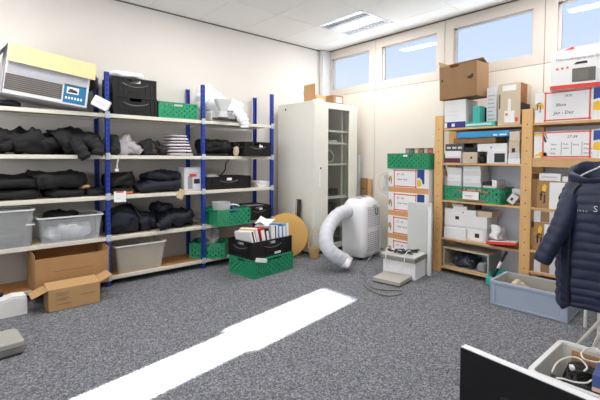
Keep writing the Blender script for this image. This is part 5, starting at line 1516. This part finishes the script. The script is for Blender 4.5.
for s in (-1, 1):
    q.box(s * (EL / 2 - .006) - .006, s * (EL / 2 - .006) + .006, -EW / 2 + .002, EW / 2 - .002, 0, .018, .003)
    q.box(-EL / 2 + .002, EL / 2 - .002, s * (EW / 2 - .006) - .006, s * (EW / 2 - .006) + .006, 0, .018, .003)
q.build('foot_rim', M_BINB, eb)
for sx in (-1, 1):
    for sy in (-1, 1):
        q = MB()
        q.box(sx * (EL / 2) - (.010 if sx > 0 else 0), sx * (EL / 2) + (0 if sx > 0 else .010), min(sy * EW / 2, sy * (EW / 2 - .045)), max(sy * EW / 2, sy * (EW / 2 - .045)), .018, EH - .026, .003)
        q.box(min(sx * EL / 2, sx * (EL / 2 - .045)), max(sx * EL / 2, sx * (EL / 2 - .045)), sy * (EW / 2) - (.010 if sy > 0 else 0), sy * (EW / 2) + (0 if sy > 0 else .010), .018, EH - .026, .003)
        q.build('corner_pillar', M_BINB, eb)
MB().box(-EL / 2 + .022, EL / 2 - .022, -EW / 2 + .022, EW / 2 - .022, .0125, .016).build('inner_floor', M_BINBIN, eb)
soft('bread_bag', 'beige crumpled lump in a clear bag lying in the grey-blue crate', 'bag', (.17, .17, .19), (3.80, 1.37, .017), .3, M_STONE, 140, None, wr=.3, e=.8)

# ================================================================== GARMENT RACK, JACKET
JB = R(77.2)
JO = Vector((2.88, .655, 0))
fw, rt = Vector((math.sin(JB), math.cos(JB), 0)), Vector((math.cos(JB), -math.sin(JB), 0))
JM = Matrix.Translation(JO) @ Matrix.Rotation(-JB, 4, 'Z')
gr = T('garment_rack', 'white tubular garment rack carrying the navy jacket at the right edge', 'rack', JO, -JB)
M_TUBE = mat('tube_white', (232, 230, 224), .35, vary=.02)
JMi = JM.inverted()
ux_ = .078
MB().tube([(ux_, .22, 0), (ux_, .22, 1.34)], .014, 12).build('upright', M_TUBE, gr)
MB().tube(smooth_path([(ux_, .22, 1.33), (.075, .16, 1.345), (.07, .05, 1.31), (.055, -.01, 1.262), (.01, -.03, 1.232), (-.025, -.04, 1.212), (-.04, -.042, 1.20), (-.038, -.042, 1.187), (-.026, -.042, 1.19)], 6), .005, 8).build('hook_arm', M_STEEL, gr)
MB().tube([JMi @ atZ(574, 349, .012), JMi @ (atZ(577, 345, .014)), (ux_, .20, .27)], .011, 10).build('strut', M_TUBE, gr)
MB().tube([JMi @ atZ(590, 356, .012), (ux_, .19, .19)], .011, 10).build('strut', M_TUBE, gr)
f1 = JMi @ atZ(585, 327, 0)
f2 = JMi @ atX(586.5, 306, atZ(585, 327, 0).x); f3 = JMi @ atX(592, 302.5, atZ(585, 327, 0).x); f4 = f3 + Vector((.35, -.03, -.0))
MB().tube(smooth_path([f1, f2, f3, f3 + Vector((.12, -.01, 0)), f4, f4 + Vector((.02, 0, -.13))], 6), .012, 10).build('foot_loop', M_TUBE, gr)
MB().tube([f3 + Vector((.12, -.01, 0)), (ux_, .22, .14)], .011, 10).build('base_bar', M_TUBE, gr)

jk = T('puffer_coat', 'navy quilted puffer coat hanging open on the white garment rack', 'coat', JO, -JB)
N = 96
prof = [(.385, .20, .105), (.40, .21, .115), (.50, .215, .12), (.65, .215, .12), (.80, .215, .12), (.95, .215, .12), (1.06, .21, .115), (1.12, .185, .105), (1.15, .155, .095), (1.168, .125, .085)]
def prof_at(z):
    for (a, b) in zip(prof, prof[1:]):
        if z <= b[0]:
            t = (z - a[0]) / (b[0] - a[0]); return a[1] + (b[1] - a[1]) * t, a[2] + (b[2] - a[2]) * t
    return prof[-1][1:]
TH0 = -PI / 2 - .80                # where the zip runs (front is -y)
rings = []
nz = 110
def qring(z, dr=0, quilt=True):
    a, b_ = prof_at(z); row = []
    for i in range(N):
        th = 2 * PI * i / N
        d = math.atan2(math.sin(th - TH0), math.cos(th - TH0))
        wob = .012 * noise.noise(Vector((math.cos(th) * 2.2, math.sin(th) * 2.2, z * 5)))
        zz = z + wob + (.012 if d > 0 else 0)
        qn = abs(math.sin(zz * PI / .055)) ** .55
        r = 1 + (.045 * (qn - .7) if quilt else 0) + .05 * noise.noise(Vector((math.cos(th) * 3, math.sin(th) * 3, z * 9 + 7)))
        r += .12 * math.exp(-(d / .10) ** 2) * (1 if d < 0 else -.9)      # overlapping front edge
        r += .07 * math.sin(th * 5 + 1) * max(0, (.9 - z)) * .8           # soft vertical folds towards the hem
        hem = .05 * math.cos(th - TH0) * max(0, (.5 - z) / .12)
        row.append(Vector((.055 + (a * r + dr) * math.cos(th), (b_ * r + dr) * math.sin(th), z + (.03 if (d > 0 and d < 2.2) else 0) * max(0, (.55 - z) / .17))))
    return row
zs_ = [.385 + (1.168 - .385) * k / nz for k in range(nz + 1)]
inner = [qring(z, -.02, False) for z in (.60, .48, .388)]
rings = inner + [qring(z) for z in zs_]
MB().loft(rings, cap=True).build('body', M_PUFF, jk, True)
# collar, high at the back and low in front
def cring(t, a, b_, dz=0):
    return [Vector((.03 + a * math.cos(2 * PI * i / 48), .0 + b_ * math.sin(2 * PI * i / 48), 1.185 + t * (.055 + .05 * math.sin(2 * PI * i / 48)) + dz + .004 * math.sin(i * .9) * t)) for i in range(48)]
MB().loft([cring(0, .13, .088, -.02), cring(.5, .138, .10), cring(.8, .136, .10), cring(1.0, .128, .094), cring(1.0, .112, .08), cring(.5, .105, .074), cring(.1, .10, .07)], cap=False).build('collar', M_PUFF, jk, True)
for s, pts in ((-1, [(-.06, .0, 1.13), (-.085, -.05, 1.05), (-.115, -.09, .95), (-.15, -.112, .85), (-.192, -.128, .75), (-.226, -.135, .672)]), (1, [(.17, .0, 1.135), (.225, -.02, 1.06), (.27, -.03, .96), (.29, -.04, .88), (.30, -.05, .80), (.30, -.06, .72)])):
    pth = smooth_path(pts, 12); rs = []
    for i, p in enumerate(pth):
        rs.append((.060 - .012 * i / len(pth)) * (1 + .09 * (abs(math.sin(p.z * PI / .052)) ** .6 - .6)))
    rs[0] = .03; rs[-1] *= .93
    MB().tube(pth, rs, 22).build('sleeve', M_PUFF, jk, True)
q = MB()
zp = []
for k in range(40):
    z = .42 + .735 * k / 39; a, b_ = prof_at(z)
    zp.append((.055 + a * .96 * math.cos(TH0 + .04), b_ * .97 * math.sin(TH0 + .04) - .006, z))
q.tube(zp, .011, 8); q.build('zip', mat('zip_gap_black', (18, 20, 30), .4), jk)  # wide black stripe: the zip plus painted shade of the open gap
yl_ = -.131
text_mesh('S', .05, Matrix.Translation((.022, yl_, 1.00)) @ Matrix.Rotation(PI / 2, 4, 'X'), 'logo_letter', mat('logo_grey', (196, 200, 214), .5), jk)
text_mesh('i n s u', .02, Matrix.Translation((-.052, yl_ + .004, .995)) @ Matrix.Rotation(PI / 2, 4, 'X'), 'logo_letters', mat('logo_grey', (196, 200, 214), .5), jk)

# ================================================================== FOREGROUND: cable tub, flat screen, blue carton
bx = (2.265, .485)
tub('storage_box', 'cloudy storage box full of cables in the near right corner', .50, .40, .305, (bx[0], bx[1], 0), 0, clearish('cloudy_box', (236, 234, 226), .62), None, taper=.88, rim=.018)
q = MB().box(-.003, .003, -.125, .125, 0, .285); o = q.build('cardboard_strip', M_CARD); o.location = (bx[0] + .181, bx[1], .008); tag(o, 'brown cardboard strip standing along the far side of the cable box', 'cardboard')
soft('black_pouch', 'black rounded cable pouch at the far left inside the cable box', 'pouch', (.10, .25, .25), (bx[0] + .108, bx[1] + .01, .008), 0, M_BLACK, 150, None, e=.6, wr=.08)
random.seed(21)
def tangle(label, n, r, m, zlo, zhi, name, sub=7, spread=(.15, .13), c=(0, 0)):
    pts = []; a_ = random.uniform(0, 6)
    for k in range(n):
        a_ += random.uniform(.7, 1.3); rad = random.uniform(.45, 1)
        pts.append((bx[0] + c[0] + spread[0] * rad * math.cos(a_), bx[1] + c[1] + spread[1] * rad * math.sin(a_), random.uniform(zlo, zhi)))
    q = MB(); q.tube(smooth_path(pts, sub), r, 7); o = q.build(name, m, None, True)
    return tag(o, label, 'cable')
tangle('black cable tangle on top of the pile in the cable box', 34, .005, M_CABLEB,   .235, .285, 'black_cable', c=(-.062, -.01), spread=(.115, .12))
tangle('dark grey cable coiled under the black ones in the cable box', 30, .006, mat('cable_dg', (66, 66, 70), .5), .12, .20, 'grey_cable', c=(-.06, 0), spread=(.105, .12))
tangle('black cable at the bottom of the cable box', 24, .007, M_CABLEB, .03, .12, 'black_cable', spread=(.10, .11), c=(-.06, 0))
for k, (pp, zz_, lab) in enumerate([([(552, 372), (558, 362), (570, 357), (580, 359), (587, 367), (584, 371)], .302, 'white cable arching over the black tangle in the cable box'),
                        ([(556, 378), (564, 379), (574, 382), (586, 383), (592, 380)], .300, 'white cable crossing the front of the tangle in the cable box'),
                        ([(581, 353), (586, 349), (594, 348), (600, 351), (606, 356), (600, 362), (590, 361), (583, 358), (581, 353)], .322, 'white cable loop hanging over the rim of the cable box')]):
    pts = [atZ(px, py, zz_ + .004 * math.sin(i * 2.)) for i, (px, py) in enumerate(pp)]
    q = MB(); q.tube(smooth_path(pts, 8), .0042, 8); o = q.build('white_cable', M_CABLEW, None, True); tag(o, lab, 'cable')
for k, (px, py, lab) in enumerate([(553, 378, 'black plug lying at the left rim inside the cable box'), (572, 368, 'white plug among the black cables in the cable box')]):
    p = atZ(px, py, .28); o = MB().box(-.016, .016, -.01, .01, 0, .02, .004).build('plug', M_BLACK if k == 0 else M_PLAST); o.location = (p.x, p.y, .272); o.rotation_euler.z = .5; tag(o, lab, 'plug')
# flat black screen leaning at the box
sA, sB = atZ(461, 346, .33), atZ(590, 400, .33)
srz = math.atan2(sA.x - sB.x, -(sA.y - sB.y))   # local -y runs along the top edge towards the right of the photo
d_ = (sB - sA).normalized()
sl = .82
cen = sA + d_ * (sl / 2)
srot = math.atan2(-d_.x, d_.y) + PI
ds = T('flat_screen', 'black flat screen with white edge standing upright in the foreground', 'screen', (cen.x, cen.y, 0), math.atan2(d_.y, d_.x) + PI / 2)
MB().box(.0, .042, -sl / 2, sl / 2, 0, .33, .003).build('white_frame', M_PLAST, ds)
MB().box(-.006, .0, -sl / 2, sl / 2, 0, .326, .002).build('black_panel', mat('screen_black', (14, 14, 16), .35, vary=.1), ds)
zb_ = .13
q = MB(); q.tube([(-.007, sl / 2 - .215, .10), (-.007, sl / 2 - .215, .165), (-.007, sl / 2 - .235, .172), (-.007, sl / 2 - .43, .172)], .003, 6); q.build('mount_edge', mat('mount_grey', (52, 54, 58), .3), ds)
p = atZ(597, 386, .335)
bcx = carton('blue_carton', 'blue carton lying on the cable box at the right edge', 'box', (.15, .16, .07), (2.13, .36, .307), R(4), mat('carton_blue', (64, 84, 140), .5))
deco(bcx, (.15, .16, .07), '-x', 0, 1, .0, .25, 'pale_band', mat('band_pale', (214, 180, 160), .6))
